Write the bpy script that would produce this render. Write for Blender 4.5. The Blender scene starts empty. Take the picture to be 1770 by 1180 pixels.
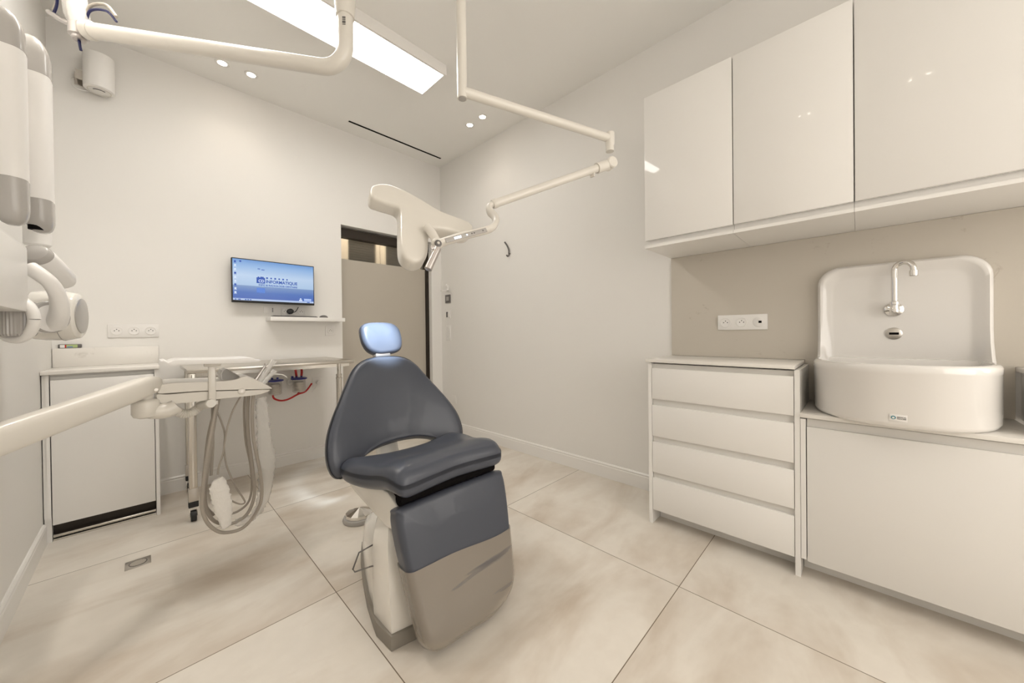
import bpy, bmesh, math, random
from mathutils import Vector, Matrix
random.seed(7)
S = bpy.context.scene
PI = math.pi

# ------------------------------------------------------------------ camera
FW = Vector((0.71756, 0.69646, -0.006437)); RT = Vector((0.696376, -0.717582, -0.011685)); UP = Vector((0.012758, -0.003902, 0.999911))
cam = bpy.data.cameras.new('camera'); camo = bpy.data.objects.new('camera', cam); S.collection.objects.link(camo)
camo.matrix_world = Matrix(((RT.x, UP.x, -FW.x, 0), (RT.y, UP.y, -FW.y, 0), (RT.z, UP.z, -FW.z, 1.065), (0, 0, 0, 1)))
cam.sensor_width = 36; cam.lens = 36 * 617.37 / 1770; cam.shift_y = -11.03 / 1770; cam.clip_start = .02
S.camera = camo
S.view_settings.view_transform = 'Standard'; S.view_settings.look = 'None'
S.view_settings.gamma = 1; S.view_settings.use_curve_mapping = False
S.view_settings.exposure = 0.13
w = bpy.data.worlds.new('world'); S.world = w; w.use_nodes = True
w.node_tree.nodes['Background'].inputs[0].default_value = (1, .95, .88, 1); w.node_tree.nodes['Background'].inputs[1].default_value = .3
LED_STRENGTH = 11.0; DOWN_WATT = 1.9; WARM = (1, .88, .74); LEDC = (1, .98, .94)
# ------------------------------------------------------------------ materials
def mat(name, col, rough=.5, metal=0, spec=.5, coat=0, bump=None, trans=0, emit=None, es=0, alpha=1, ior=1.45, sheen=0):
    m = bpy.data.materials.new(name); m.use_nodes = True
    nt = m.node_tree; b = nt.nodes['Principled BSDF']
    b.inputs['Base Color'].default_value = (*col, 1); b.inputs['Roughness'].default_value = rough
    b.inputs['Metallic'].default_value = metal; b.inputs['Specular IOR Level'].default_value = spec
    b.inputs['Coat Weight'].default_value = coat; b.inputs['Transmission Weight'].default_value = trans
    b.inputs['IOR'].default_value = ior; b.inputs['Alpha'].default_value = alpha
    if emit: b.inputs['Emission Color'].default_value = (*emit, 1); b.inputs['Emission Strength'].default_value = es
    if bump:
        sc, st, di = bump
        g = nt.nodes.new('ShaderNodeNewGeometry'); n = nt.nodes.new('ShaderNodeTexNoise'); n.inputs['Scale'].default_value = sc
        n.inputs['Detail'].default_value = 3
        bu = nt.nodes.new('ShaderNodeBump'); bu.inputs['Strength'].default_value = st; bu.inputs['Distance'].default_value = di
        nt.links.new(g.outputs['Position'], n.inputs['Vector']); nt.links.new(n.outputs['Fac'], bu.inputs['Height'])
        nt.links.new(bu.outputs['Normal'], b.inputs['Normal'])
    return m
M = {}
M['wall'] = mat('wall paint', (.82, .80, .765), .6, bump=(90, .05, .002))
M['ceil'] = mat('ceiling paint', (.88, .865, .83), .7)
M['gloss'] = mat('gloss white lacquer', (.82, .80, .765), .05, spec=.5)
M['satin'] = mat('satin white lacquer', (.84, .82, .785), .32)
M['groove'] = mat('handle channel', (.74, .72, .685), .4)
M['dark'] = mat('black gap', (.006, .005, .005), .9, spec=.1)
M['bronze'] = mat('dark bronze frame', (.03, .022, .016), .45, metal=.3)
M['plastic'] = mat('cream enamel', (.73, .695, .63), .28, coat=.3)
M['white'] = mat('white plastic', (.82, .80, .77), .3)
M['grey'] = mat('grey plastic cap', (.42, .40, .375), .25, coat=.3)
M['dgrey'] = mat('dark grey plastic', (.13, .12, .115), .4)
M['rubber'] = mat('black rubber', (.02, .02, .02), .6)
M['hose'] = mat('taupe hose', (.38, .34, .29), .5)
M['chrome'] = mat('chrome', (.80, .78, .75), .07, metal=1)
M['steel'] = mat('brushed steel', (.62, .59, .54), .27, metal=1)
M['inox'] = mat('satin steel plate', (.55, .52, .48), .35, metal=1)
M['ceramic'] = mat('white ceramic', (.80, .775, .74), .07, coat=.5)
M['blue'] = mat('blue plastic', (.008, .012, .20), .3)
M['red'] = mat('red tube', (.48, .012, .012), .3)
M['navy'] = mat('navy sleeve', (.004, .006, .06), .4)
M['plinth'] = mat('grey base skirt', (.26, .235, .20), .5)
M['leather'] = mat('slate blue leatherette', (.060, .067, .087), .36, coat=.15, bump=(700, .06, .0006))
M['bulb'] = mat('lamp glow', (1, 1, 1), emit=WARM, es=22)
M['fill_hall'] = mat('added corridor fill', (1, 1, 1), emit=(1, .90, .76), es=15)  # glow of the fill light added in the corridor
M['fill_glow'] = mat('added fill glow', (1, 1, 1), emit=(1, .955, .90), es=2.5)  # glow of the added panel behind the viewpoint
M['fill_glow_side'] = mat('added side fill glow', (1, 1, 1), emit=(1, .935, .86), es=2.2)  # glow of the added panel on the side wall
M['led'] = mat('led diffuser', (1, 1, 1), emit=LEDC, es=LED_STRENGTH)
M['wrap'] = mat('white crumpled gauze', (.84, .81, .76), .8, bump=(120, .6, .004))
M['film'] = mat('clear plastic sleeve', (.88, .86, .82), .25, trans=.1, alpha=.42, bump=(90, .8, .004), ior=1.15)
M['clear'] = mat('clear canister plastic', (.80, .76, .70), .08, trans=.5, ior=1.2, alpha=.35)
M['frost'] = mat('frosted glass film', (.50, .455, .385), .4, trans=.05)
M['cream'] = mat('cream painted wood', (.78, .70, .57), .5)
M['holder'] = mat('corridor glass', (.20, .19, .165), .12)
M['pane_reflection'] = mat('grey reflected slat', (.15, .14, .125), .5)  # tone of the painted reflections in the corridor panes
M['silver'] = mat('silver handle', (.52, .49, .47), .28, metal=.8)
def clear_glass():
    m = mat('window glass', (.8, .8, .78), .02, trans=1, ior=1.45); return m
M['glass'] = mat('thin clear glass', (.92, .9, .86), .02, trans=1, ior=1.05, alpha=.25)
def floor_mat():
    m = bpy.data.materials.new('beige stone tile'); m.use_nodes = True; nt = m.node_tree; N = nt.nodes; L = nt.links
    b = N['Principled BSDF']; g = N.new('ShaderNodeNewGeometry'); sp = N.new('ShaderNodeSeparateXYZ'); L.new(g.outputs['Position'], sp.inputs[0])
    def mth(op, a, c):
        n = N.new('ShaderNodeMath'); n.operation = op
        for i, v in enumerate((a, c)):
            if isinstance(v, (int, float)): n.inputs[i].default_value = v
            else: L.new(v, n.inputs[i])
        return n.outputs[0]
    def joint(o, off, step):
        f = mth('FRACT', mth('DIVIDE', mth('ADD', o, 20 * step - off), step), 0)
        d = mth('MINIMUM', f, mth('SUBTRACT', 1, f)); return mth('LESS_THAN', mth('MULTIPLY', d, step), .0016), mth('FLOOR', mth('DIVIDE', mth('ADD', o, 20 * step - off), step), 0)
    jx, ix = joint(sp.outputs[0], .541, .998); jy, iy = joint(sp.outputs[1], .541, 1.016)
    j = mth('MAXIMUM', jx, jy)
    # each tile gets its own veining: shift the noise by the tile index
    cx = N.new('ShaderNodeCombineXYZ'); L.new(mth('MULTIPLY', ix, 3.7), cx.inputs[0]); L.new(mth('MULTIPLY', iy, 5.3), cx.inputs[1])
    L.new(mth('MULTIPLY', ix, 1.3), cx.inputs[2])
    va = N.new('ShaderNodeVectorMath'); va.operation = 'ADD'; L.new(g.outputs['Position'], va.inputs[0]); L.new(cx.outputs[0], va.inputs[1])
    mp = N.new('ShaderNodeMapping'); L.new(va.outputs[0], mp.inputs[0]); mp.inputs['Scale'].default_value = (1.0, 2.3, 1); mp.inputs['Rotation'].default_value = (0, 0, -.35)
    n1 = N.new('ShaderNodeTexNoise'); n1.inputs['Scale'].default_value = 1.5; n1.inputs['Detail'].default_value = 5; n1.inputs['Roughness'].default_value = .55; n1.inputs['Distortion'].default_value = .4
    L.new(mp.outputs[0], n1.inputs['Vector'])
    n2 = N.new('ShaderNodeTexNoise'); n2.inputs['Scale'].default_value = 16; n2.inputs['Detail'].default_value = 8; L.new(va.outputs[0], n2.inputs['Vector'])
    cr = N.new('ShaderNodeValToRGB'); e = cr.color_ramp.elements; e[0].position = .30; e[0].color = (.57, .49, .40, 1); e[1].position = .58; e[1].color = (.76, .71, .635, 1)
    L.new(n1.outputs['Fac'], cr.inputs[0])
    mx = N.new('ShaderNodeMix'); mx.data_type = 'RGBA'; mx.blend_type = 'MULTIPLY'; mx.inputs[0].default_value = .16
    L.new(cr.outputs[0], mx.inputs[6])
    c2 = N.new('ShaderNodeValToRGB'); e = c2.color_ramp.elements; e[0].position = .3; e[0].color = (.75, .73, .70, 1); e[1].position = .65; e[1].color = (1, 1, 1, 1)
    L.new(n2.outputs['Fac'], c2.inputs[0]); L.new(c2.outputs[0], mx.inputs[7])
    m3 = N.new('ShaderNodeMix'); m3.data_type = 'RGBA'; L.new(j, m3.inputs[0]); L.new(mx.outputs[2], m3.inputs[6]); m3.inputs[7].default_value = (.16, .12, .08, 1)
    L.new(m3.outputs[2], b.inputs['Base Color']); b.inputs['Roughness'].default_value = .30; b.inputs['Specular IOR Level'].default_value = .4
    return m
M['floor'] = floor_mat()
def stone_mat(name, c0, c1, rough):
    m = bpy.data.materials.new(name); m.use_nodes = True; nt = m.node_tree; N = nt.nodes; L = nt.links; b = N['Principled BSDF']
    g = N.new('ShaderNodeNewGeometry'); n = N.new('ShaderNodeTexNoise'); n.inputs['Scale'].default_value = 9; n.inputs['Detail'].default_value = 9; n.inputs['Roughness'].default_value = .68
    n.inputs['Distortion'].default_value = 1.2
    L.new(g.outputs['Position'], n.inputs['Vector'])
    cr = N.new('ShaderNodeValToRGB'); e = cr.color_ramp.elements; e[0].position = .27; e[0].color = (*c0, 1); e[1].position = .37; e[1].color = (*c1, 1)
    L.new(n.outputs['Fac'], cr.inputs[0]); L.new(cr.outputs[0], b.inputs['Base Color']); b.inputs['Roughness'].default_value = rough
    return m
M['quartz'] = stone_mat('cream quartz worktop', (.66, .625, .575), (.80, .77, .72), .25)
M['splash'] = stone_mat('taupe stone splashback', (.44, .39, .325), (.565, .52, .45), .35)
def screen_mat():
    m = bpy.data.materials.new('monitor picture'); m.use_nodes = True; nt = m.node_tree; N = nt.nodes; L = nt.links; b = N['Principled BSDF']
    t = N.new('ShaderNodeTexCoord'); sp = N.new('ShaderNodeSeparateXYZ'); L.new(t.outputs['Generated'], sp.inputs[0])
    cr = N.new('ShaderNodeValToRGB'); cr.color_ramp.interpolation = 'LINEAR'; e = cr.color_ramp.elements
    stops = [(0, (.45, .58, .85)), (.045, (.45, .58, .85)), (.05, (.035, .12, .47)), (.20, (.05, .15, .50)), (.36, (.18, .31, .58)), (.375, (.42, .59, .83)), (.62, (.52, .68, .90)), (.85, (.30, .50, .82)), (1, (.14, .33, .70))]
    e[0].position = 0; e[0].color = (*stops[0][1], 1); e[1].position = 1; e[1].color = (*stops[-1][1], 1)
    for p, c in stops[1:-1]:
        x = e.new(p); x.color = (*c, 1)
    L.new(sp.outputs[2], cr.inputs[0]); b.inputs['Base Color'].default_value = (.01, .01, .01, 1); b.inputs['Roughness'].default_value = .25
    L.new(cr.outputs[0], b.inputs['Emission Color']); b.inputs['Emission Strength'].default_value = .8
    return m
M['screen'] = screen_mat()
M['logo'] = mat('logo blue', (.02, .05, .2), .4, emit=(.01, .055, .30), es=.8)
M['icon'] = mat('screen white', (.3, .3, .3), .4, emit=(.45, .6, .85), es=.8)
M['logo_dim'] = mat('logo reflection', (.05, .1, .3), .4, emit=(.07, .17, .50), es=.8)

# ------------------------------------------------------------------ mesh building
def V(*a): return Vector(a[0]) if len(a) == 1 else Vector(a)
def spline(pts, n=8, closed=False):
    P = [V(p) for p in pts]; out = []; k = len(P)
    rng = range(k if closed else k - 1)
    for i in rng:
        if closed: a, b, c, d = P[(i - 1) % k], P[i], P[(i + 1) % k], P[(i + 2) % k]
        else: a, b, c, d = P[max(i - 1, 0)], P[i], P[i + 1], P[min(i + 2, k - 1)]
        for j in range(n):
            t = j / n
            out.append(.5 * ((2 * b) + (c - a) * t + (2 * a - 5 * b + 4 * c - d) * t * t + (3 * b - a - 3 * c + d) * t ** 3))
    if not closed: out.append(P[-1])
    return out
class MB:
    def __init__(s): s.bm = bmesh.new()
    def merge(s, o):
        me = bpy.data.meshes.new('t'); o.to_mesh(me); o.free(); s.bm.from_mesh(me); bpy.data.meshes.remove(me); return s
    def box(s, a, b, bev=0, seg=2, rot=None, at=None):
        o = bmesh.new(); bmesh.ops.create_cube(o, size=1)
        c = [(a[i] + b[i]) / 2 for i in range(3)]; d = [abs(b[i] - a[i]) for i in range(3)]
        for v in o.verts: v.co = Vector((v.co.x * d[0] + c[0], v.co.y * d[1] + c[1], v.co.z * d[2] + c[2]))
        if bev: bmesh.ops.bevel(o, geom=list(o.edges), offset=bev, segments=seg, affect='EDGES', profile=.5)
        if rot is not None:
            for v in o.verts: v.co = rot @ v.co
        if at is not None:
            for v in o.verts: v.co = v.co + V(at)
        return s.merge(o)
    def loft(s, rings, cap=True, closed=False):
        vs = [[s.bm.verts.new(p) for p in r] for r in rings]; n = len(vs[0])
        k = len(vs)
        for i in range(k if closed else k - 1):
            A, B = vs[i], vs[(i + 1) % k]
            for j in range(n): s.bm.faces.new((A[j], A[(j + 1) % n], B[(j + 1) % n], B[j]))
        if cap and not closed: s.bm.faces.new(list(reversed(vs[0]))); s.bm.faces.new(vs[-1])
        return s
    def tube(s, pts, r, seg=12, smooth=0, cap=True, flat=1.0, upv=None):
        P = spline(pts, smooth) if smooth else [V(p) for p in pts]; k = len(P); rings = []
        up = None
        for i, p in enumerate(P):
            t = (P[min(i + 1, k - 1)] - P[max(i - 1, 0)]).normalized()
            if up is None:
                h = V(upv) if upv else (V(0, 0, 1) if abs(t.z) < .9 else V(1, 0, 0)); up = (h - t * h.dot(t)).normalized()
            else: up = (up - t * up.dot(t)).normalized()
            sd = t.cross(up)
            rr = r if isinstance(r, (int, float)) else (lambda q: r[min(int(q), len(r) - 1)] * (1 - q % 1) + r[min(int(q) + 1, len(r) - 1)] * (q % 1))(i / (k - 1) * (len(r) - 1))
            rings.append([p + (up * math.cos(a) * flat + sd * math.sin(a)) * rr for a in [2 * PI * q / seg for q in range(seg)]])
        return s.loft(rings, cap)
    def lathe(s, o, ax, prof, seg=28, cap=True):
        ax = V(ax).normalized(); h = V(0, 0, 1) if abs(ax.z) < .9 else V(1, 0, 0); u = (h - ax * h.dot(ax)).normalized(); v = ax.cross(u); o = V(o)
        return s.loft([[o + ax * z + (u * math.cos(a) + v * math.sin(a)) * max(r, 1e-5) for a in [2 * PI * q / seg for q in range(seg)]] for r, z in prof], cap)
    def prism(s, pts, off, bev=0, seg=3):
        o = bmesh.new(); P = [V(p) for p in pts]; off = V(off)
        a = [o.verts.new(p) for p in P]; b = [o.verts.new(p + off) for p in P]; n = len(P)
        o.faces.new(list(reversed(a))); o.faces.new(b)
        for i in range(n): o.faces.new((a[i], a[(i + 1) % n], b[(i + 1) % n], b[i]))
        bmesh.ops.recalc_face_normals(o, faces=o.faces)
        if bev:
            es = [e for e in o.edges if (e.verts[0] in a) == (e.verts[1] in a)]
            bmesh.ops.bevel(o, geom=es, offset=bev, segments=seg, affect='EDGES', profile=.5)
        return s.merge(o)
    def sphere(s, c, r, sc=(1, 1, 1)):
        o = bmesh.new(); bmesh.ops.create_uvsphere(o, u_segments=20, v_segments=12, radius=r)
        for v in o.verts: v.co = Vector((v.co.x * sc[0], v.co.y * sc[1], v.co.z * sc[2])) + V(c)
        return s.merge(o)
    def build(s, name, m, parent=None, ang=38, smooth=True, label=None):
        bmesh.ops.recalc_face_normals(s.bm, faces=s.bm.faces)
        me = bpy.data.meshes.new(name); s.bm.to_mesh(me); s.bm.free(); me.materials.append(M[m] if isinstance(m, str) else m)
        if smooth:
            me.polygons.foreach_set('use_smooth', [True] * len(me.polygons)); me.set_sharp_from_angle(angle=math.radians(ang))
        o = bpy.data.objects.new(name, me); S.collection.objects.link(o)
        if parent is not None:
            o.parent = parent; q = parent; off = V(0, 0, 0)
            while q is not None: off += q.location; q = q.parent
            o.location = -off
        if label: o['label'] = label
        return o
def thing(name, label, cat, loc, group=None):
    o = bpy.data.objects.new(name, None); S.collection.objects.link(o); o.location = loc; o.empty_display_size = .05
    return tag(o, label, cat, group)
def tag(o, label, cat, group=None, kind=None):
    o['label'] = label; o['category'] = cat
    if group: o['group'] = group
    if kind: o['kind'] = kind
    return o
def struct(o): o['kind'] = 'structure'; return o
def bx(name, a, b, m, parent=None, bev=0, seg=2): return MB().box(a, b, bev, seg).build(name, m, parent)
def text(name, body, loc, ax, ay, size, m, parent, ext=.0006, sx=1.0):
    """flat lettering; ax = reading direction, ay = up"""
    c = bpy.data.curves.new(name, 'FONT'); c.body = body; c.size = size; c.extrude = ext; c.offset = .028 * size; c.align_x = 'LEFT'
    t = bpy.data.objects.new('t', c); S.collection.objects.link(t); bpy.context.view_layer.update()
    me = bpy.data.meshes.new_from_object(t.evaluated_get(bpy.context.evaluated_depsgraph_get())); bpy.data.objects.remove(t)
    ax = V(ax).normalized(); ay = V(ay).normalized(); az = ax.cross(ay)
    q = parent; off = V(0, 0, 0)
    while q is not None: off += q.location; q = q.parent
    for v in me.vertices: v.co = V(loc) + ax * v.co.x * sx + ay * v.co.y + az * v.co.z
    me.materials.clear(); me.materials.append(M[m]); o = bpy.data.objects.new(name, me); S.collection.objects.link(o); o.parent = parent; o.location = -off
    return o

# ------------------------------------------------------------------ room shell
XL, XR, YB, YF, ZC = -.375, 2.342, 3.376, -1.9, 2.93
struct(bx('floor', (XL - .1, YF - .1, -.06), (XR + .1, 5.1, 0), 'floor'))
struct(bx('ceiling', (XL - .1, YF - .1, ZC), (XR + .1, 5.1, ZC + .1), 'ceil'))
struct(bx('wall_left', (XL - .1, YF, 0), (XL, YB, ZC), 'wall'))
struct(bx('wall_right', (XR, YF, 0), (XR + .1, YB, ZC), 'wall'))
struct(bx('wall_front', (XL - .1, YF - .1, 0), (XR + .1, YF, ZC), 'wall'))
# glowing window-shaped panel behind the viewpoint, added as unseen fill light
wf = struct(MB().box((.05, YF, .45), (2.0, YF + .03, .50)).box((.05, YF, 2.55), (2.0, YF + .03, 2.60)).box((.05, YF, .50), (.10, YF + .03, 2.55)).box((1.95, YF, .50), (2.0, YF + .03, 2.55)).box((1.0, YF, .50), (1.05, YF + .03, 2.55)).build('fill_panel_rear', 'satin', smooth=False))
bx('fill_pane', (.10, YF + .004, .50), (1.95, YF + .012, 2.55), 'fill_glow', wf)
ws = struct(MB().box((XR - .03, -1.80, .45), (XR, -.90, .50)).box((XR - .03, -1.80, 2.45), (XR, -.90, 2.50)).box((XR - .03, -1.80, .50), (XR, -1.75, 2.45)).box((XR - .03, -.95, .50), (XR, -.90, 2.45)).build('fill_panel_side', 'satin', smooth=False))  # second glowing panel, added out of view to fill from the side
bx('fill_pane', (XR - .012, -1.75, .50), (XR - .004, -.95, 2.45), 'fill_glow_side', ws)
DX0, DX1, DZ = 1.260, 2.215, 2.07
WT = .16
m = MB().box((XL - .1, YB, 0), (DX0, YB + WT, ZC)).box((DX0, YB, DZ), (DX1, YB + WT, ZC)).box((DX1, YB, 0), (XR + .1, YB + WT, ZC))
struct(m.build('wall_back', 'wall', smooth=False))
# skirting boards: flat board, a rounded bead on top
def skirting(name, a, b, nx, ny):
    d = (V(b) - V(a)).normalized(); n = V(nx, ny, 0); prof = [(0, 0), (.013, 0), (.013, .083), (.010, .088), (.010, .092), (.012, .094), (.012, .099), (.006, .106), (0, .107)]
    m = MB(); m.prism([V(a) + n * p + V(0, 0, q) for p, q in prof], V(b) - V(a)); return struct(m.build(name, 'satin', smooth=False))
skirting('baseboard_right', (XR, .865, 0), (XR, YB - .001, 0), -1, 0)
skirting('baseboard_left', (XL, YF, 0), (XL, 3.012, 0), 1, 0)
skirting('baseboard_back', (.062, YB, 0), (DX0, YB, 0), 0, -1)
# corridor beyond the door
struct(bx('wall_hall', (.3, 4.98, 0), (XR + 1, 5.08, ZC), 'wall'))
struct(bx('wall_hall_left', (.3, YB + WT, 0), (.4, 4.98, ZC), 'wall'))
struct(bx('wall_hall_right', (XR + .9, YB + WT, 0), (XR + 1, 4.98, ZC), 'wall'))
struct(bx('floor_hall', (XR + .1, YB + WT, -.06), (XR + 1, 5.08, 0), 'floor'))
struct(bx('ceiling_hall', (XR + .1, YB + WT, ZC), (XR + 1, 5.08, ZC + .1), 'ceil'))
hl = struct(MB().box((1.2, 3.62, ZC - .03), (2.4, 3.80, ZC - .002)).build('ceiling_hall_fill', 'fill_hall', smooth=False))  # unseen light added to brighten the corridor
# glazed cream partition in the corridor
PY = 3.95
wn = struct(MB().box((.45, PY, 0), (3.0, PY + .05, 1.0)).build('window_1', 'cream', smooth=False))
m = MB()
m.box((.45, PY, 2.10), (3.0, PY + .05, 2.5))
for a, b in ((.45, 1.548), (1.857, 1.902), (1.908, 1.975), (2.30, 2.366), (2.372, 2.43), (2.95, 3.0)): m.box((a, PY, 1.0), (b, PY + .05, 2.10), .003)
m.build('window_frame', 'cream', wn)
for a, b in ((1.548, 1.857), (1.975, 2.30), (2.43, 2.95)):
    p = MB().box((a, PY + .02, 1.0), (b, PY + .03, 2.10)).build('window_pane', 'holder', wn)
    m = MB()
    for k in range(10): m.box((a + .005, PY + .015, 1.84 + k * .026), (b - .005, PY + .019, 1.848 + k * .026))
    m.build('pane_reflection', 'pane_reflection', wn)  # grey strips paint the blinds reflected in the glass
# sliding door: dark head beam, dark jamb, glass with frosted film up to eye level
dr = struct(MB().box((DX0 - .02, YB + .05, 1.975), (DX1 + .0, YB + .13, 2.052)).build('door_1', 'bronze', smooth=False))
bx('door_jamb', (DX1 - .028, YB + .055, 0), (DX1 - .001, YB + .13, 1.975), 'bronze', dr)
bx('frosted_glass', (DX0 - .05, YB + .085, .01), (DX1 - .03, YB + .095, 1.775), 'frost', dr)['label'] = 'frosted glass up to eye level'
bx('clear_glass', (DX0 - .05, YB + .087, 1.775), (DX1 - .03, YB + .093, 1.98), 'glass', dr)['label'] = 'clear glass strip above the frosted part'

# ------------------------------------------------------------------ ceiling fittings
t = thing('ceiling_light', 'long rectangular white LED panel light with a bright diffuser on the ceiling', 'light', (.9, 2.2, ZC))
x0, x1, y0, y1, zb = -.02, 1.487, 2.048, 2.350, 2.857
m = MB().box((x0, y0, zb), (x1, y0 + .015, ZC - .0005)).box((x0, y1 - .015, zb), (x1, y1, ZC - .0005)).box((x0, y0 + .015, zb), (x0 + .015, y1 - .015, ZC)).box((x1 - .015, y0 + .015, zb), (x1, y1 - .015, ZC))
m.build('frame', 'satin', t, smooth=False)
bx('diffuser', (x0 + .015, y0 + .015, zb + .004), (x1 - .015, y1 - .015, zb + .012), 'led', t)
def downlight(x, y, label, group=None, watt=None):
    t = thing('downlight', label, 'light', (x, y, ZC), group)
    MB().lathe((x, y, ZC), (0, 0, -1), [(.026, 0), (.041, 0), (.041, .003), (.036, .005), (.026, .003), (.026, 0)], 28, cap=False).build('ring', 'white', t)
    MB().lathe((x, y, ZC), (0, 0, -1), [(.0259, .0004), (.0259, .0024)], 24).build('bulb', 'bulb', t)
    l = bpy.data.lights.new('downlight_lamp', 'SPOT'); l.energy = watt or DOWN_WATT; l.color = WARM if (watt or 0) < 10 else (1, .94, .86); l.spot_size = math.radians(110); l.spot_blend = .75; l.shadow_soft_size = .03
    o = bpy.data.objects.new('downlight_lamp', l); S.collection.objects.link(o); o.parent = t; o.location = (0, 0, -.012)
downlight(.396, 3.111, 'round recessed ceiling downlight near the left wall, left one of the pair above the monitor')
downlight(.557, 3.107, 'round recessed ceiling downlight, right one of the pair above the monitor')
downlight(2.056, 2.491, 'small recessed ceiling downlight nearer the back corner, left of the right-hand pair')
downlight(2.057, 2.321, 'small recessed ceiling downlight, right one of the pair above the wall hook')
for x, y, l in ((-.10, 2.12, 'recessed downlight above the X-ray unit outside the view, farther of the pair'), (-.10, 1.94, 'recessed downlight above the X-ray unit outside the view, nearer of the pair'), (-.10, .21, 'recessed ceiling downlight overhead near the left wall, reflected in the middle wall cabinet door'), (-.10, .03, 'recessed ceiling downlight overhead near the left wall, reflected beside the wall cabinet joint'), (1.0, -.5, 'added unseen fill downlight in mid ceiling behind the viewpoint'),
                (.1, -1.2, 'added unseen fill downlight behind the viewpoint near the left wall'), (1.9, -1.2, 'added unseen fill downlight behind the viewpoint near the right wall')):
    downlight(x, y, l, watt=26 if y > 1 else 3.0)  # the three rear downlights are unseen, added as fill
tag(bx('ceiling_slot', (1.269, 3.178, ZC - .002), (2.226, 3.198, ZC + .0), 'dark'), 'narrow black slot air vent in the ceiling near the back wall', 'vent')

# ------------------------------------------------------------------ right-hand cabinets
FX = 1.957      # front face of the base cabinets
def drawer_unit():
    y1, y0 = .843, .182
    t = thing('drawer_cabinet', 'white cabinet with four wide handleless drawers beside the sink', 'cabinet', (2.15, .51, 0))
    m = MB().box((FX - .004, y1 - .018, 0), (XR - .002, y1, .889), .001).box((FX - .004, y0, .0), (XR - .002, y0 + .019, .889), .001)
    m.box((FX + .10, y0, .0), (FX + .112, y1 - .02, .075)).box((FX + .03, y0 + .019, .07), (XR - .002, y1 - .018, .085)).box((FX + .05, y0 + .019, .085), (FX + .06, y1 - .018, .885))
    m.build('carcass', 'satin', t, smooth=False)
    zs = [.078, .270, .476, .682, .889]; gap = .030
    tops = [.2585 - .0, .4605, .665, .858]
    for i, (a, b) in enumerate(((.078, .255), (.287, .455), (.487, .658), (.692, .862))):
        m = MB().box((FX - .003, y0 + .021, a), (FX + .016, y1 - .020, b), .0015)
        m.build('drawer', 'satin', t)
    m = MB()
    for a, b in ((.255, .287), (.455, .487), (.658, .692), (.862, .885)): m.box((FX + .012, y0 + .021, a), (FX + .014, y1 - .020, b))
    m.build('finger_channel', 'groove', t, smooth=False)
    tag(bx('worktop', (1.944, .197, .893), (XR - .001, .853, .910), 'quartz', bev=.0015), 'thin cream quartz worktop on top of the four-drawer cabinet', 'worktop')
drawer_unit()
t = thing('sink_cabinet', 'low white cabinet with a single wide door under the washbasin', 'cabinet', (2.15, -.12, 0))
m = MB().box((FX - .004, .163, .085), (XR - .002, .1805, .684)).box((FX + .10, -.80, 0), (FX + .112, .180, .075)).box((FX + .02, -.80, .075), (XR - .002, .162, .09)).box((FX + .05, -.80, .09), (FX + .06, .162, .684))
m.build('carcass', 'satin', t, smooth=False)
bx('door', (FX - .003, -.80, .078), (FX + .016, .160, .652), 'gloss', t, .0015)
bx('finger_channel', (FX + .012, -.80, .652), (FX + .014, .160, .684), 'groove', t)
tag(bx('worktop', (1.944, -.431, .690), (XR - .001, .1815, .708), 'quartz', bev=.0015), 'cream quartz worktop slab under the washbasin', 'worktop')
t = thing('side_cabinet', 'tall-sided base cabinet at the right edge of the photo beyond the basin', 'cabinet', (2.15, -.62, 0))
bx('carcass', (1.985, -.80, .709), (XR - .002, -.447, .889), 'satin', t)
bx('worktop', (1.96, -.82, .893), (XR - .002, -.433, .910), 'quartz', t, .0015)
bpy.data.objects['side_cabinet'].location.z = .709
for c in bpy.data.objects['side_cabinet'].children: c.location.z = -.709
tag(bx('splashback', (XR - .008, -1.0, .911), (XR - .0005, .852, 1.523), 'splash'), 'taupe speckled stone splashback panel on the wall between worktop and wall cabinets', 'splashback')
# piece of splash behind the basin down to the lower worktop
tag(bx('splashback', (XR - .008, -.4325, .709), (XR - .0005, .1965, .9105), 'splash'), 'low strip of taupe stone splashback behind the washbasin', 'splashback')
def wall_cabinet(y0, y1, label, frosted=None):
    t = thing('wall_cabinet', label, 'cabinet', (2.16, (y0 + y1) / 2, 1.524))
    fx = 1.948
    m = MB().box((fx + .0, y0 + .0005, 1.524), (XR - .002, y1 - .0005, 1.539)).box((fx + .022, y0 + .0005, 1.539), (XR - .002, y0 + .017, 2.356)).box((fx + .022, y1 - .017, 1.539), (XR - .002, y1 - .0005, 2.356))
    m.box((fx + .022, y0 + .017, 2.34), (XR - .002, y1 - .017, 2.356)).box((fx + .022, y0 + .017, 1.539), (fx + .034, y1 - .017, 1.62))
    m.build('carcass', 'satin', t, smooth=False)
    bx('door', (fx, y0 + .002, 1.566), (fx + .019, y1 - .002, 2.356), 'gloss', t, .0012)
wall_cabinet(.424, .852, 'glossy white handleless wall cabinet, narrowest, at the left end of the row')
wall_cabinet(.010, .424, 'glossy white handleless wall cabinet in the middle of the row')
wall_cabinet(-.80, .010, 'glossy white handleless wide wall cabinet above the washbasin')

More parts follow.
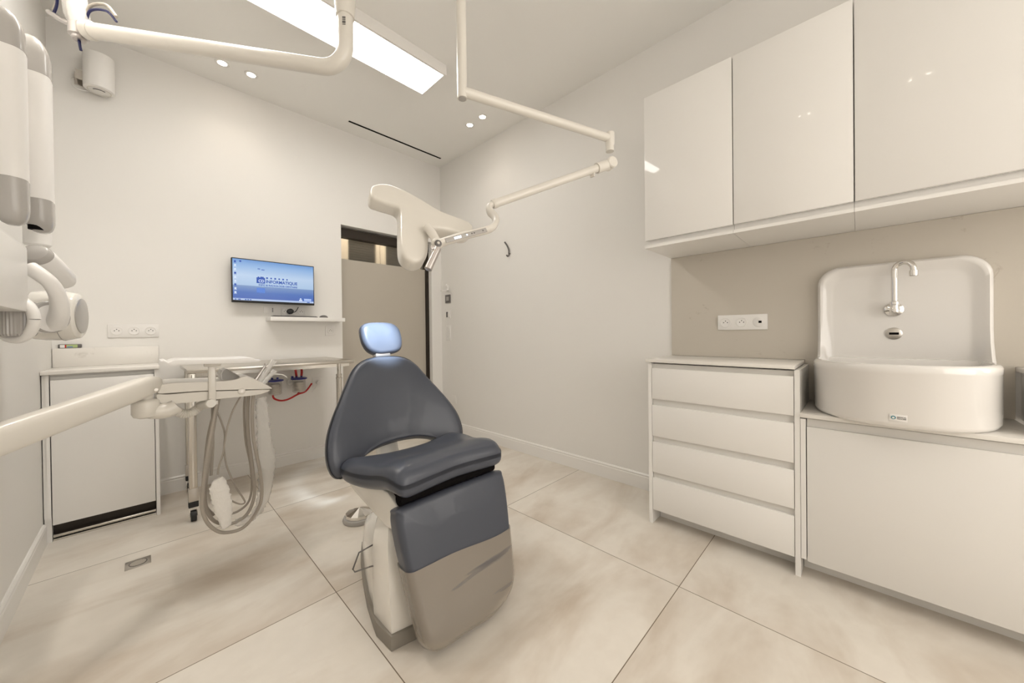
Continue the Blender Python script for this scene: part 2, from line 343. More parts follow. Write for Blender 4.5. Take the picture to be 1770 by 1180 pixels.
# ------------------------------------------------------------------ washbasin
def basin():
    yc = -.117; t = thing('washbasin', 'white ceramic surgical washbasin with tall back and deep curved front', 'sink', (2.15, yc, .7085))
    hw = .258; zb, zr = .7085, .935; xw = XR - .009
    def plan(w, xf, xb, r, n=10, bow=.03):
        # closed plan outline: straight sides at the wall, long bowed front
        pts = [(xb, -w), (xb, w)]
        xm = min(xf + .282, xb - .012); nn = 44
        for k in range(nn + 1):
            f = math.cos(PI * k / nn); pts.append((xm - (xm - xf) * max(0, 1 - abs(f) ** 2.5) ** .5, w * f))
        return pts
    def ring(w, xf, xb, r, z, bow=.03): return [V(x, yc + .007 + y, z) for x, y in plan(w, xf, xb, r, bow=bow)]
    b = MB()
    xf = 1.868; yw = yc + .007
    rings = [ring(hw - .014, xf + .012, xw, .085, zb), ring(hw - .004, xf + .004, xw, .09, zb + .008), ring(hw, xf, xw, .09, zb + .02), ring(hw, xf, xw, .09, zr - .035),
             ring(hw + .001, xf - .001, xw, .09, zr - .033), ring(hw + .001, xf - .001, xw, .09, zr - .012), ring(hw - .004, xf + .004, xw, .088, zr - .003), ring(hw - .012, xf + .012, xw, .082, zr),
             ring(hw - .020, xf + .020, xw - .03, .078, zr - .004), ring(hw - .026, xf + .027, xw - .035, .075, zr - .02), ring(hw - .05, xf + .05, xw - .045, .07, zr - .15), ring(hw - .11, xf + .11, xw - .09, .05, zr - .18)]
    b.loft(rings)
    b.build('bowl', 'ceramic', t, ang=60)
    # tall back: outline in the wall plane, dished, sides flare down to the rim
    zt = 1.357; H = zt - zr; back = MB()
    def outl(ins, x, flare):
        pts = []; w = hw + .002 - ins; r = .085 - ins * .5
        top = zt - ins
        for k in range(9):
            a = PI / 2 * k / 8; pts.append((x, yc + (w - r + r * math.sin(PI / 2 - a)) , top - r + r * math.cos(PI / 2 - a)))
        for k in range(9):
            a = PI / 2 * k / 8; pts.append((x, yc - (w - r + r * math.sin(a)), top - r + r * math.cos(a)))
        nn = 8
        L = [(x - flare * max(0, (i / nn - .45) / .55) ** 2.2, yc - w, top - r - (top - r - zr + .09) * i / nn) for i in range(1, nn + 1)]
        R = [(p[0], yc + w, p[2]) for p in reversed(L)]
        return [V(p) for p in pts + L + R]
    o0 = outl(0, xw, 0); o1 = outl(0, xw - .030, .10); o2 = outl(.010, xw - .040, .095); o3 = outl(.022, xw - .036, .06); o4 = outl(.045, xw - .022, .0); o5 = outl(.06, xw - .020, .0)
    back.loft([o0, o1, o2, o3, o4, o5])
    back.build('backsplash', 'ceramic', t, ang=60)
    # wall spout: flange, collar, swan neck, outlet
    fy, fz = -.112, 1.148; xs_ = xw - .022
    f = MB().lathe((xs_, fy, fz), (-1, 0, 0), [(.030, 0), (.030, .007), (.019, .014), (.015, .016), (.015, .030), (.017, .032), (.017, .044)])
    f.lathe((xs_ - .044, fy, fz - .018), (0, 0, 1), [(.013, 0), (.0155, .004), (.0155, .016), (.0125, .022), (.0125, .036), (.015, .038), (.015, .05), (.011, .053)])
    dx, dy = -.45, -.89
    arc = [(xs_ - .044, fy, fz + .03), (xs_ - .044, fy, fz + .165)] + [(xs_ - .044 + dx * .030 * (1 - math.cos(a)), fy + dy * .030 * (1 - math.cos(a)), fz + .165 + .033 * math.sin(a)) for a in [PI * q / 12 for q in range(1, 13)]] + [(xs_ - .044 + dx * .06, fy + dy * .06, fz + .150)]
    f.tube(arc, .0105, 14)
    f.lathe((xs_ - .044 + dx * .06, fy + dy * .06, fz + .160), (0, 0, -1), [(.0095, 0), (.0135, .002), (.0135, .024), (.0115, .026)])
    f.build('spout', 'chrome', t)
    d = MB().lathe((xs_ + .002, fy, 1.042), (-1, 0, 0), [(.026, 0), (.026, .004), (.022, .007)]).build('overflow_plate', 'inox', t)
    MB().box((xs_ - .006, fy - .015, 1.037), (xs_ - .0045, fy + .015, 1.047), .0006).build('overflow_slot', 'dark', d)
    # maker's sticker on the bowl front
    sx = xf - .0012; s = MB().box((sx, -.122, .733), (sx + .003, -.078, .757), .0003).build('sticker', 'white', t)
    m = MB().lathe((sx - .0002, -.088, .746), (-1, 0, 0), [(.0062, 0), (.0062, .0006)], 20); m.build('emblem', mat('teal', (.03, .22, .27), .4), s)
    MB().lathe((sx - .0008, -.088, .7455), (-1, 0, 0), [(.0036, 0), (.0036, .0004)], 16).build('emblem_centre', 'white', s)
    text('sticker_text', 'MEDICAL', (sx - .0003, -.097, .7465), (0, -1, 0), (0, 0, 1), .0055, 'dgrey', s, .0002)
    text('sticker_text', 'PROCESS', (sx - .0003, -.097, .7405), (0, -1, 0), (0, 0, 1), .0055, 'dgrey', s, .0002)
basin()

# ------------------------------------------------------------------ sockets and switches
def outlet_strip(o, ax, n, w, h, label, kinds, group=None):
    """o = centre on wall; ax = along; wall normal = ax x up flipped toward the room"""
    ax = V(ax); up = V(0, 0, 1); nn = up.cross(ax) if False else ax.cross(up); t = thing('wall_outlet', label, 'outlet', o, group)
    R = Matrix((ax, nn, up)).transposed()
    MB().box((-w / 2, 0, -h / 2), (w / 2, .007, h / 2), .0015, rot=R, at=o).build('plate', 'white', t)
    for i in range(n):
        c = V(o) + ax * ((i - (n - 1) / 2) * w / n)
        if kinds[i] == 's':
            s = MB().lathe(c + nn * .007, nn, [(.027, 0), (.027, .003), (.024, .004), (.0235, .0012)]).build('socket', 'white', t)
            m = MB()
            for a, b in ((-.0095, 0), (.0095, 0), (0, .009)): m.lathe(c + nn * .0078 + ax * a + up * b, nn, [(.0026, 0), (.0026, .0009)], 10)
            m.build('socket_holes', 'dark', s)
        elif kinds[i] == 'u':
            s = MB().lathe(c + nn * .007, nn, [(.027, 0), (.027, .002), (.025, .003)]).build('data_socket', 'white', t)
            MB().box((-.008, 0, -.006), (.006, .0012, .006), rot=R, at=c + nn * .0101 + ax * .008 * (1 if ax.y < 0 else -1)).build('data_port', 'dark', s)
        elif kinds[i] == 'w':
            MB().box((-.02, 0, -.02), (.02, .004, .02), .001, rot=R, at=c + nn * .007).build('rocker', 'white', t)
    return t
def outlet_x(xc, zc, n, w, h, label, kinds, y=YB, group=None): return outlet_strip((xc, y, zc), (1, 0, 0), n, w, h, label, kinds, group)

outlet_strip((XR - .008, .469, 1.109), (0, -1, 0), 3, .238, .084, 'white triple wall outlet on the stone splashback left of the washbasin', 'ssu')
outlet_x(-.044, 1.107, 3, .228, .085, 'white triple wall outlet above the small left cabinet', 'sss')
outlet_x(1.155, 1.102, 1, .082, .085, 'single white wall outlet under the right end of the floating shelf', 's')
lo = outlet_x(1.044, .655, 1, .08, .085, 'single white wall outlet with a white plug beside the canister, under the steel table', 's')
o = MB().lathe((1.044, YB - .007, .655), (0, -1, 0), [(.017, 0), (.017, .02), (.012, .026)]).tube([(1.044, YB - .03, .652), (1.03, YB - .04, .63), (1.01, YB - .02, .60), (1.0, YB - .012, .57)], .003, 8, 5).build('plug', 'white', lo)
uo = outlet_x(.868, 1.262, 3, .175, .07, 'white wall outlet with a black plug just below the monitor', 'sss')
MB().lathe((.84, YB - .007, 1.262), (0, -1, 0), [(.022, 0), (.022, .03), (.012, .036)]).tube([(.84, YB - .035, 1.262), (.86, YB - .05, 1.255), (.88, YB - .045, 1.27), (.90, YB - .02, 1.30)], .003, 8, 5).build('plug', 'rubber', uo)
t = thing('wall_outlet', 'low white wall outlet on the right wall partly behind the chair', 'outlet', (XR, 3.16, .35))
MB().box((XR - .007, 3.12, .31), (XR, 3.20, .39), .0015).build('plate', 'white', t)
# controls by the door
t = thing('wall_intercom', 'small square dark-framed control panel on the right wall near the door', 'control', (XR, 3.245, 1.447))
MB().box((XR - .012, 3.20, 1.402), (XR, 3.29, 1.492), .003).build('frame', 'dgrey', t); MB().box((XR - .014, 3.222, 1.424), (XR - .011, 3.268, 1.47), .001).build('button', 'grey', t)
t = thing('ring_holder', 'white wall bracket with a small ring above the dark control panel', 'holder', (XR, 3.245, 1.54))
MB().box((XR - .02, 3.225, 1.555), (XR, 3.262, 1.59), .006).sphere((XR - .02, 3.25, 1.60), .009).box((XR - .03, 3.23, 1.54), (XR, 3.255, 1.557), .003).build('bracket', 'white', t)
m = MB(); m.tube([(XR - .052 + .040 * math.cos(a), 3.242 + .05 * math.sin(a), 1.535) for a in [2 * PI * q / 20 for q in range(21)]], .0035, 8); m.build('ring', 'white', t)
t = thing('light_switch', 'white switch with a dark key slot below the dark control panel', 'switch', (XR, 3.245, 1.274))
MB().box((XR - .008, 3.205, 1.234), (XR, 3.285, 1.314), .0015).build('plate', 'white', t)
MB().box((XR - .0095, 3.246, 1.245), (XR - .0075, 3.276, 1.304)).build('key_slot', 'dgrey', t); MB().box((XR - .013, 3.215, 1.25), (XR - .007, 3.243, 1.29), .002).build('rocker', 'white', t)
t = thing('wall_outlet', 'vertical white double wall outlet on the right wall under the switch', 'outlet', (XR, 3.245, 1.07))
MB().box((XR - .008, 3.205, .985), (XR, 3.285, 1.156), .0015).build('plate', 'white', t)
for z in (1.112, 1.028): MB().lathe((XR - .008, 3.245, z), (-1, 0, 0), [(.027, 0), (.027, .003), (.024, .004), (.0235, .0012)]).build('socket', 'white', t)
o = MB().tube([(XR - .001, 2.288, 1.79), (XR - .012, 2.288, 1.785), (XR - .014, 2.288, 1.82), (XR - .022, 2.30, 1.86), (XR - .046, 2.31, 1.893)], .0075, 10, 5)
o.tube([(XR - .012, 2.288, 1.80), (XR - .014, 2.288, 1.772), (XR - .028, 2.29, 1.762), (XR - .040, 2.292, 1.772)], .007, 10, 5)
tag(o.build('wall_hook', 'dgrey'), 'dark metal coat hook on the right wall', 'hook')

# ------------------------------------------------------------------ monitor and shelf
t = thing('monitor', 'wall-mounted flat computer monitor showing a blue and white desktop', 'monitor', (.73, YB, 1.48))
mx0, mx1, mz0, mz1, my = .453, 1.007, 1.316, 1.645, 3.300
MB().box((mx0, my, mz0), (mx1, my + .028, mz1), .003).box((.60, my + .028, 1.38), (.86, my + .045, 1.58), .006).build('casing', 'rubber', t)
scr = MB().box((mx0 + .006, my - .0006, mz0 + .016), (mx1 - .006, my + .002, mz1 - .007)).build('screen', 'screen', t, smooth=False)
MB().box((.68, my + .045, 1.42), (.78, YB - .0005, 1.54), .002).build('wall_bracket', 'dgrey', t)
Yt = my - .0018
def fit(name, body, x, z, w, h, m, par, y=Yt):
    o = text(name, body, (0, 0, 0), (1, 0, 0), (0, 0, 1), 1, m, par, .0); me = o.data
    xs = [v.co.x for v in me.vertices]; zs = [v.co.z for v in me.vertices]; a, b, c, d = min(xs), max(xs), min(zs), max(zs)
    for v in me.vertices: v.co = Vector((x + (v.co.x - a) / (b - a) * w, y, z + (v.co.z - c) / (d - c) * h))
    return o
m = MB().box((.604, Yt - .0002, 1.468), (.658, Yt + .0002, 1.512)).box((.612, Yt - .0002, 1.512), (.622, Yt + .0002, 1.518)).box((.628, Yt - .0002, 1.512), (.650, Yt + .0002, 1.519))
lg = m.build('logo_block', 'logo', scr)
fit('logo_initials', 'CD', .616, 1.475, .036, .022, 'icon', scr, Yt - .0014)
fit('logo_text', 'INFORMATIQUE', .664, 1.468, .216, .029, 'logo', scr)
fit('logo_subtitle', 'INFO & RADIOLOGIE DENTAIRE', .618, 1.449, .262, .013, 'logo', scr)
MB().box((.604, Yt - .0002, 1.395), (.658, Yt + .0002, 1.432)).build('logo_reflection_block', 'logo_dim', scr)
m = MB()
for i in range(6):
    x = .672 + i * .027
    if i % 2: m.lathe((x, Yt + .0002, 1.512), (0, -1, 0), [(.006, 0), (.006, .0004)], 12)
    else: m.box((x - .006, Yt - .0002, 1.506), (x + .006, Yt + .0002, 1.518))
m.build('small_pictogram', 'logo', scr)
for i in range(9):
    z = 1.618 - i * .0285
    MB().box((.468, Yt - .0002, z - .008), (.480, Yt + .0002, z + .006)).box((.466, Yt - .0002, z - .012), (.483, Yt + .0002, z - .010)).build('desktop_icon', 'icon' if i % 3 else 'logo', scr)
MB().box((.500, Yt - .0002, 1.616), (.512, Yt + .0002, 1.628)).build('desktop_icon', 'logo', scr)
MB().box((.612, Yt - .0002, 1.575), (.628, Yt + .0002, 1.580)).box((.636, Yt - .0002, 1.570), (.656, Yt + .0002, 1.575)).build('pointer_mark', 'logo', scr)
MB().lathe((.903, Yt + .0002, 1.364), (0, -1, 0), [(.006, 0), (.006, .0004)], 14).box((.892, Yt - .0002, 1.347), (.914, Yt + .0002, 1.357)).build('user_icon', 'icon', scr)
m = MB().box((.926, Yt - .0002, 1.345), (.985, Yt + .0002, 1.369)); m.build('user_caption_box', 'logo_dim', scr)
m = MB()
for i in range(7): m.box((.930 + i * .0075, Yt - .0014, 1.356), (.935 + i * .0075, Yt - .0009, 1.366))
for i in range(7): m.box((.930 + i * .0075, Yt - .0014, 1.348), (.935 + i * .0075, Yt - .0009, 1.353))
m.build('user_caption', 'icon', scr)
for a, b in ((.47, .478), (.49, .505), (.53, .54), (.545, .555), (.56, .57), (.95, .97)): MB().box((a, Yt - .0002, 1.3345), (b, Yt + .0002, 1.3415)).build('taskbar_icon', 'logo', scr)
tag(bx('floating_shelf', (.678, 3.235, 1.180), (1.232, YB - .0005, 1.212), 'satin', bev=.001), 'white floating shelf under the monitor', 'shelf')
t = thing('keyboard', 'slim dark keyboard on the floating shelf', 'keyboard', (.84, 3.30, 1.2125))
MB().box((.70, 3.262, 1.2125), (1.02, 3.362, 1.2185), .002).build('base', 'dgrey', t)
m = MB()
for r in range(5):
    for k in range(17): m.box((.706 + k * .0182, 3.268 + r * .0182, 1.2183), (.7215 + k * .0182, 3.283 + r * .0182, 1.2215))
m.build('keys', 'rubber', t, smooth=False)
t = thing('computer_mouse', 'dark grey computer mouse at the right end of the shelf', 'mouse', (1.075, 3.29, 1.2125))
MB().sphere((1.075, 3.29, 1.2125), .030, (1.15, 1.0, .75)).build('shell', 'dgrey', t)
bpy.data.objects['shell'].data.transform(Matrix.Identity(4))
for v in bpy.data.objects['shell'].data.vertices:
    if v.co.z < 1.2125: v.co.z = 1.2125
t = thing('wall_cable_box', 'small white cable plate on the wall below the monitor', 'plate', (.70, YB, 1.27))
MB().box((.66, YB - .006, 1.245), (.70, YB, 1.295), .001).build('plate', 'white', t)
m = MB()
for z in (1.258, 1.270, 1.282): m.lathe((.722, YB, z), (0, -1, 0), [(.004, 0), (.004, .003)], 10)
m.build('screws', 'dgrey', t)
# cylindrical speaker upper left
sx_, sy_ = -.169, YB - .088
t = thing('wall_speaker', 'white cylindrical fixture on a small metal bracket high on the back wall', 'speaker', (sx_, YB, 2.55))
MB().lathe((sx_, sy_, 2.552), (0, 0, 1), [(.056, 0), (.064, .005), (.065, .010), (.065, .205), (.062, .208)], 40).build('body', 'white', t)
MB().lathe((sx_, sy_, 2.552), (0, 0, -1), [(.050, 0), (.050, .0018), (.046, .0018), (.046, .0003)], 40, cap=False).build('bottom_ring', 'plastic', t)
m = MB()
for k in range(9):
    a = -.9 + k * .22; m.box((sx_ + .028 * math.sin(a) - .003, sy_ - .024 * math.cos(a) - .003, 2.5498), (sx_ + .028 * math.sin(a) + .003, sy_ - .024 * math.cos(a) + .003, 2.5522))
m.build('bottom_marks', 'dgrey', t)
MB().box((-.272, YB - .004, 2.59), (-.225, YB, 2.665)).box((-.262, YB - .060, 2.60), (-.258, YB, 2.655)).box((-.262, YB - .064, 2.60), (-.215, YB - .060, 2.655)).build('bracket', 'inox', t)
MB().tube([(-.27, YB - .01, 2.625), (-.285, YB - .03, 2.60), (-.275, YB - .05, 2.555), (-.245, YB - .07, 2.535), (-.20, YB - .08, 2.542)], .002, 8, 5).build('cable', 'white', t)

# ------------------------------------------------------------------ small left cabinet
t = thing('storage_cabinet', 'small white single-door cabinet in the left back corner', 'cabinet', (-.16, 3.2, 0))
cy = 3.015
m = MB().box((-.3595, cy - .002, .128), (-.347, YB - .001, .872)).box((-.371, cy + .005, .128), (-.3597, YB - .001, .872)).box((-.371, cy + .012, 0), (-.347, YB - .001, .1275)).box((.040, cy - .002, 0), (.0565, YB - .001, .872)).box((-.3595, cy + .03, .86), (.04, YB - .02, .872)).box((-.345, cy + .02, .84), (.039, cy + .03, .86)).box((-.345, YB - .02, .0), (.039, YB - .01, .14))
m.build('carcass', 'satin', t, smooth=False)
bx('door', (-.343, cy - .004, .090), (.037, cy + .014, .845), 'satin', t, .0012)
m = MB().box((-.345, cy + .05, .012), (.039, cy + .058, .13)); m.build('plinth', 'bronze', t)
MB().box((-.345, cy + .012, .020), (.039, cy + .030, .034), .002).box((-.345, cy + .02, 0), (.039, cy + .03, .010)).build('metal_rail', 'steel', t)
t = thing('worktop', 'cream quartz worktop with low upstand on the small left cabinet', 'worktop', (-.16, 3.2, .8725))
MB().box((-.3735, cy - .014, .874), (.062, YB - .001, .893), .0015).build('slab', 'quartz', t)
MB().box((-.3725, YB - .018, .8935), (.066, YB - .001, 1.004), .001).build('upstand', 'quartz', t)
t = thing('remote_control', 'small black-ended device with a colourful label on the upstand', 'device', (-.31, YB - .02, 1.0045))
MB().box((-.352, YB - .017, 1.0045), (-.262, YB - .003, 1.028), .004).build('case', 'dgrey', t)
for a, b, c in ((-.344, -.326, 'white'), (-.326, -.320, 'red'), (-.320, -.278, 'lab')):
    M.setdefault('lab', mat('yellow green label', (.42, .52, .22), .4))
    MB().box((a, YB - .0178, 1.0075), (b, YB - .0168, 1.025)).build('label_band', c, t)
MB().box((-.318, YB - .0182, 1.010), (-.296, YB - .0177, 1.014)).build('label_stripe', 'teal' if 'teal' in M else 'logo', t)

# ------------------------------------------------------------------ steel table
t = thing('steel_table', 'wheeled stainless steel work table against the back wall', 'table', (.63, 3.02, 0))
tx0, tx1, ty0, ty1, tz = .168, 1.108, 2.745, 3.330, .875
m = MB().box((tx0, ty0, tz - .022), (tx1, ty1, tz), .003).box((tx0 + .03, ty0 + .02, tz - .045), (tx1 - .03, ty0 + .05, tz - .022)).box((tx0 + .03, ty1 - .05, tz - .045), (tx1 - .03, ty1 - .02, tz - .022))
m.build('table_top', 'steel', t)
for x, y, tele in ((.187, 2.765, 0), (1.003, 2.765, 1), (.207, 3.30, 0), (1.086, 2.995, 1)):
    m = MB()
    if tele: m.tube([(x, y, tz - .022), (x, y, .74)], .013, 16).tube([(x, y, .745), (x, y, .19)], .019, 16).lathe((x, y, .74), (0, 0, 1), [(.021, 0), (.021, .012), (.014, .014)])
    else: m.box((x - .019, y - .019, .19), (x + .019, y + .019, tz - .022), .006).box((x - .003, y - .0205, .20), (x + .003, y - .018, tz - .03))
    m.build('leg', 'steel', t)
    MB().box((x - .022, y - .016, .115), (x + .022, y + .016, .19), .001).build('leg_bracket', 'inox', t)
    w_ = MB().box((x - .022, y - .017, .082), (x + .022, y + .017, .115), .002).build('caster_housing', 'rubber', t)
    MB().tube([(x - .0125, y, .031), (x + .0125, y, .031)], .0308, 24).build('caster_wheel', 'rubber', w_)
    MB().box((x - .019, y - .014, .03), (x - .0145, y + .014, .084), .001).box((x + .0145, y - .014, .03), (x + .019, y + .014, .084), .001).tube([(x - .021, y, .031), (x + .021, y, .031)], .006, 12).build('caster_fork', 'chrome', w_)

# ------------------------------------------------------------------ suction canisters
def canister(x, label):
    y = 3.262; t = thing('suction_canister', label, 'canister', (x, YB, .60))
    pr_ = [(.040, 0), (.045, .004)]
    for k in range(6): pr_ += [(.047, .010 + k * .014), (.047, .018 + k * .014), (.043, .0205 + k * .014), (.043, .0215 + k * .014)]
    pr_ += [(.048, .098), (.048, .104)]
    MB().lathe((x, y, .605), (0, 0, 1), pr_, 32).build('jar', 'clear', t)
    MB().lathe((x, y, .610), (0, 0, 1), [(.030, 0)] + [q for k in range(5) for q in ((.037, .003 + k * .015), (.037, .011 + k * .015), (.033, .0125 + k * .015), (.033, .0165 + k * .015))] + [(.030, .080)], 24).build('filter_insert', 'inox', t)
    l = MB().lathe((x, y, .709), (0, 0, 1), [(.052, 0), (.058, .002), (.058, .010), (.050, .014), (.030, .016)], 32)
    l.tube([(x + .018, y, .72), (x + .018, y, .738)], .008, 14).tube([(x - .018, y, .72), (x - .018, y, .738)], .008, 14).box((x - .055, y - .01, .715), (x - .04, y + .01, .738), .003)
    l.build('lid', 'blue', t)
    MB().box((x - .06, YB - .012, .63), (x - .035, YB, .70), .002).box((x - .05, y + .04, .66), (x + .05, YB, .675), .002).build('wall_clip', 'white', t)
    return t
c1 = canister(.872, 'clear suction canister with blue lid and two red tubes rising from its top')
c2 = canister(.705, 'clear suction canister with blue lid, left one, behind the dental instruments')
MB().tube([(.89, 3.262, .735), (.892, 3.262, .78), (.885, 3.30, .835), (.87, 3.335, .848)], .0085, 12, 6).tube([(.854, 3.262, .735), (.848, 3.262, .79), (.852, 3.30, .835), (.86, 3.335, .845)], .0085, 12, 6).build('red_tube', 'red', c1)
o = MB().tube([(.69, 3.262, .604), (.70, 3.262, .575), (.745, 3.27, .552), (.80, 3.28, .555), (.87, 3.285, .585), (.93, 3.30, .60), (.985, 3.33, .655)], .007, 12, 6).tube([(.868, 3.285, .586), (.870, 3.262, .607)], .007, 10).build('suction_tube', 'red', c2)

# ------------------------------------------------------------------ floor items
t = thing('floor_drain', 'small square steel cover set in the floor tiles', 'drain', (-.033, 2.443, 0))
MB().box((-.076, 2.401, .0002), (.010, 2.485, .0022), .0006).build('plate', 'inox', t)
MB().lathe((-.033, 2.443, .0022), (0, 0, 1), [(.031, 0), (.031, .0008), (.028, .0008), (.028, .0)], 36, cap=False).build('ring', 'dgrey', t)
MB().lathe((-.033, 2.443, .0021), (0, 0, 1), [(.0275, 0), (.0275, .0012), (.010, .0016)], 36).build('disc', 'steel', t)
t = thing('foot_pedal', 'round chrome foot control on the floor left of the chair base', 'pedal', (.85, 2.07, 0))
pc = (.855, 2.075)
MB().lathe((*pc, .0005), (0, 0, 1), [(.088, 0), (.090, .008), (.084, .022), (.07, .026)], 36).box((.885, 1.99, .0005), (.935, 2.06, .03), .008).build('base', 'grey', t)
m = MB(); R_ = .074
o_ = bmesh.new(); top = o_.verts.new((pc[0], pc[1], .068)); rg = [o_.verts.new((pc[0] + R_ * math.cos(a), pc[1] + R_ * math.sin(a), .042)) for a in [2 * PI * q / 12 for q in range(12)]]
rb = [o_.verts.new((pc[0] + (R_ + .002) * math.cos(a), pc[1] + (R_ + .002) * math.sin(a), .027)) for a in [2 * PI * q / 12 for q in range(12)]]
for q in range(12): o_.faces.new((rg[q], rg[(q + 1) % 12], top)); o_.faces.new((rb[q], rb[(q + 1) % 12], rg[(q + 1) % 12], rg[q]))
o_.faces.new(list(reversed(rb))); m.merge(o_); m.build('star_plate', 'chrome', t, ang=10)
MB().tube([(.925, 2.02, .018), (.96, 1.97, .014), (.97, 1.90, .010), (.90, 1.84, .010), (.875, 1.77, .02)], .0085, 10, 6).build('cable', 'plastic', t)

# ------------------------------------------------------------------ padded shapes
def pad(outline, ctr, thick, bulge, place, rim=.02, rings=9, curve=None, back=True, power=2.4):
    """outline: closed (u,v) points; place(u,v,w) -> world; w>0 = padded side"""
    o = [Vector((p[0], p[1], 0)) for p in outline]; c = Vector((ctr[0], ctr[1], 0)); rs = []
    def dist(q):
        m_ = 9
        for i in range(len(o)):
            a, b = o[i - 1], o[i]; ab = b - a; t_ = max(0, min(1, (q - a).dot(ab) / max(ab.dot(ab), 1e-12))); m_ = min(m_, (q - a - ab * t_).length)
        return m_
    D_ = min(dist(c), .11)
    def dome(q): return bulge * (1 - (1 - min(dist(q) / D_, 1)) ** 2)
    def lay(s, w):
        out = []
        for p in o:
            q = c + (p - c) * s; out.append(place(q.x, q.y, (dome(q) if w is None else w) + (curve(q.x, q.y) if curve else 0)))
        return out
    R = rim
    rr = sum((p - c).length for p in o) / len(o)
    for k in range(rings): 
        s = .04 + (1 - R / rr - .04) * k / (rings - 1); rs.append(lay(s, None))
    b0 = bulge * (1 - (1 - min(R / D_, 1)) ** 2)
    for k in range(1, 7):
        a = PI / 2 * k / 6; rs.append(lay(1 - R / rr * (1 - math.sin(a)), b0 * (1 - k / 6) - R * (1 - math.cos(a))))
    hb = thick - R
    rs.append(lay(1, -hb * .5)); rs.append(lay(1.0, -hb))
    for k in range(1, 6):
        a = PI / 2 * k / 5; rs.append(lay(1 - R / rr * (1 - math.cos(a)), -hb - R * math.sin(a)))
    rs.append(lay(.5, -thick))
    rs.append(lay(.04, -thick))
    return MB().loft([list(map(Vector, r)) for r in rs])

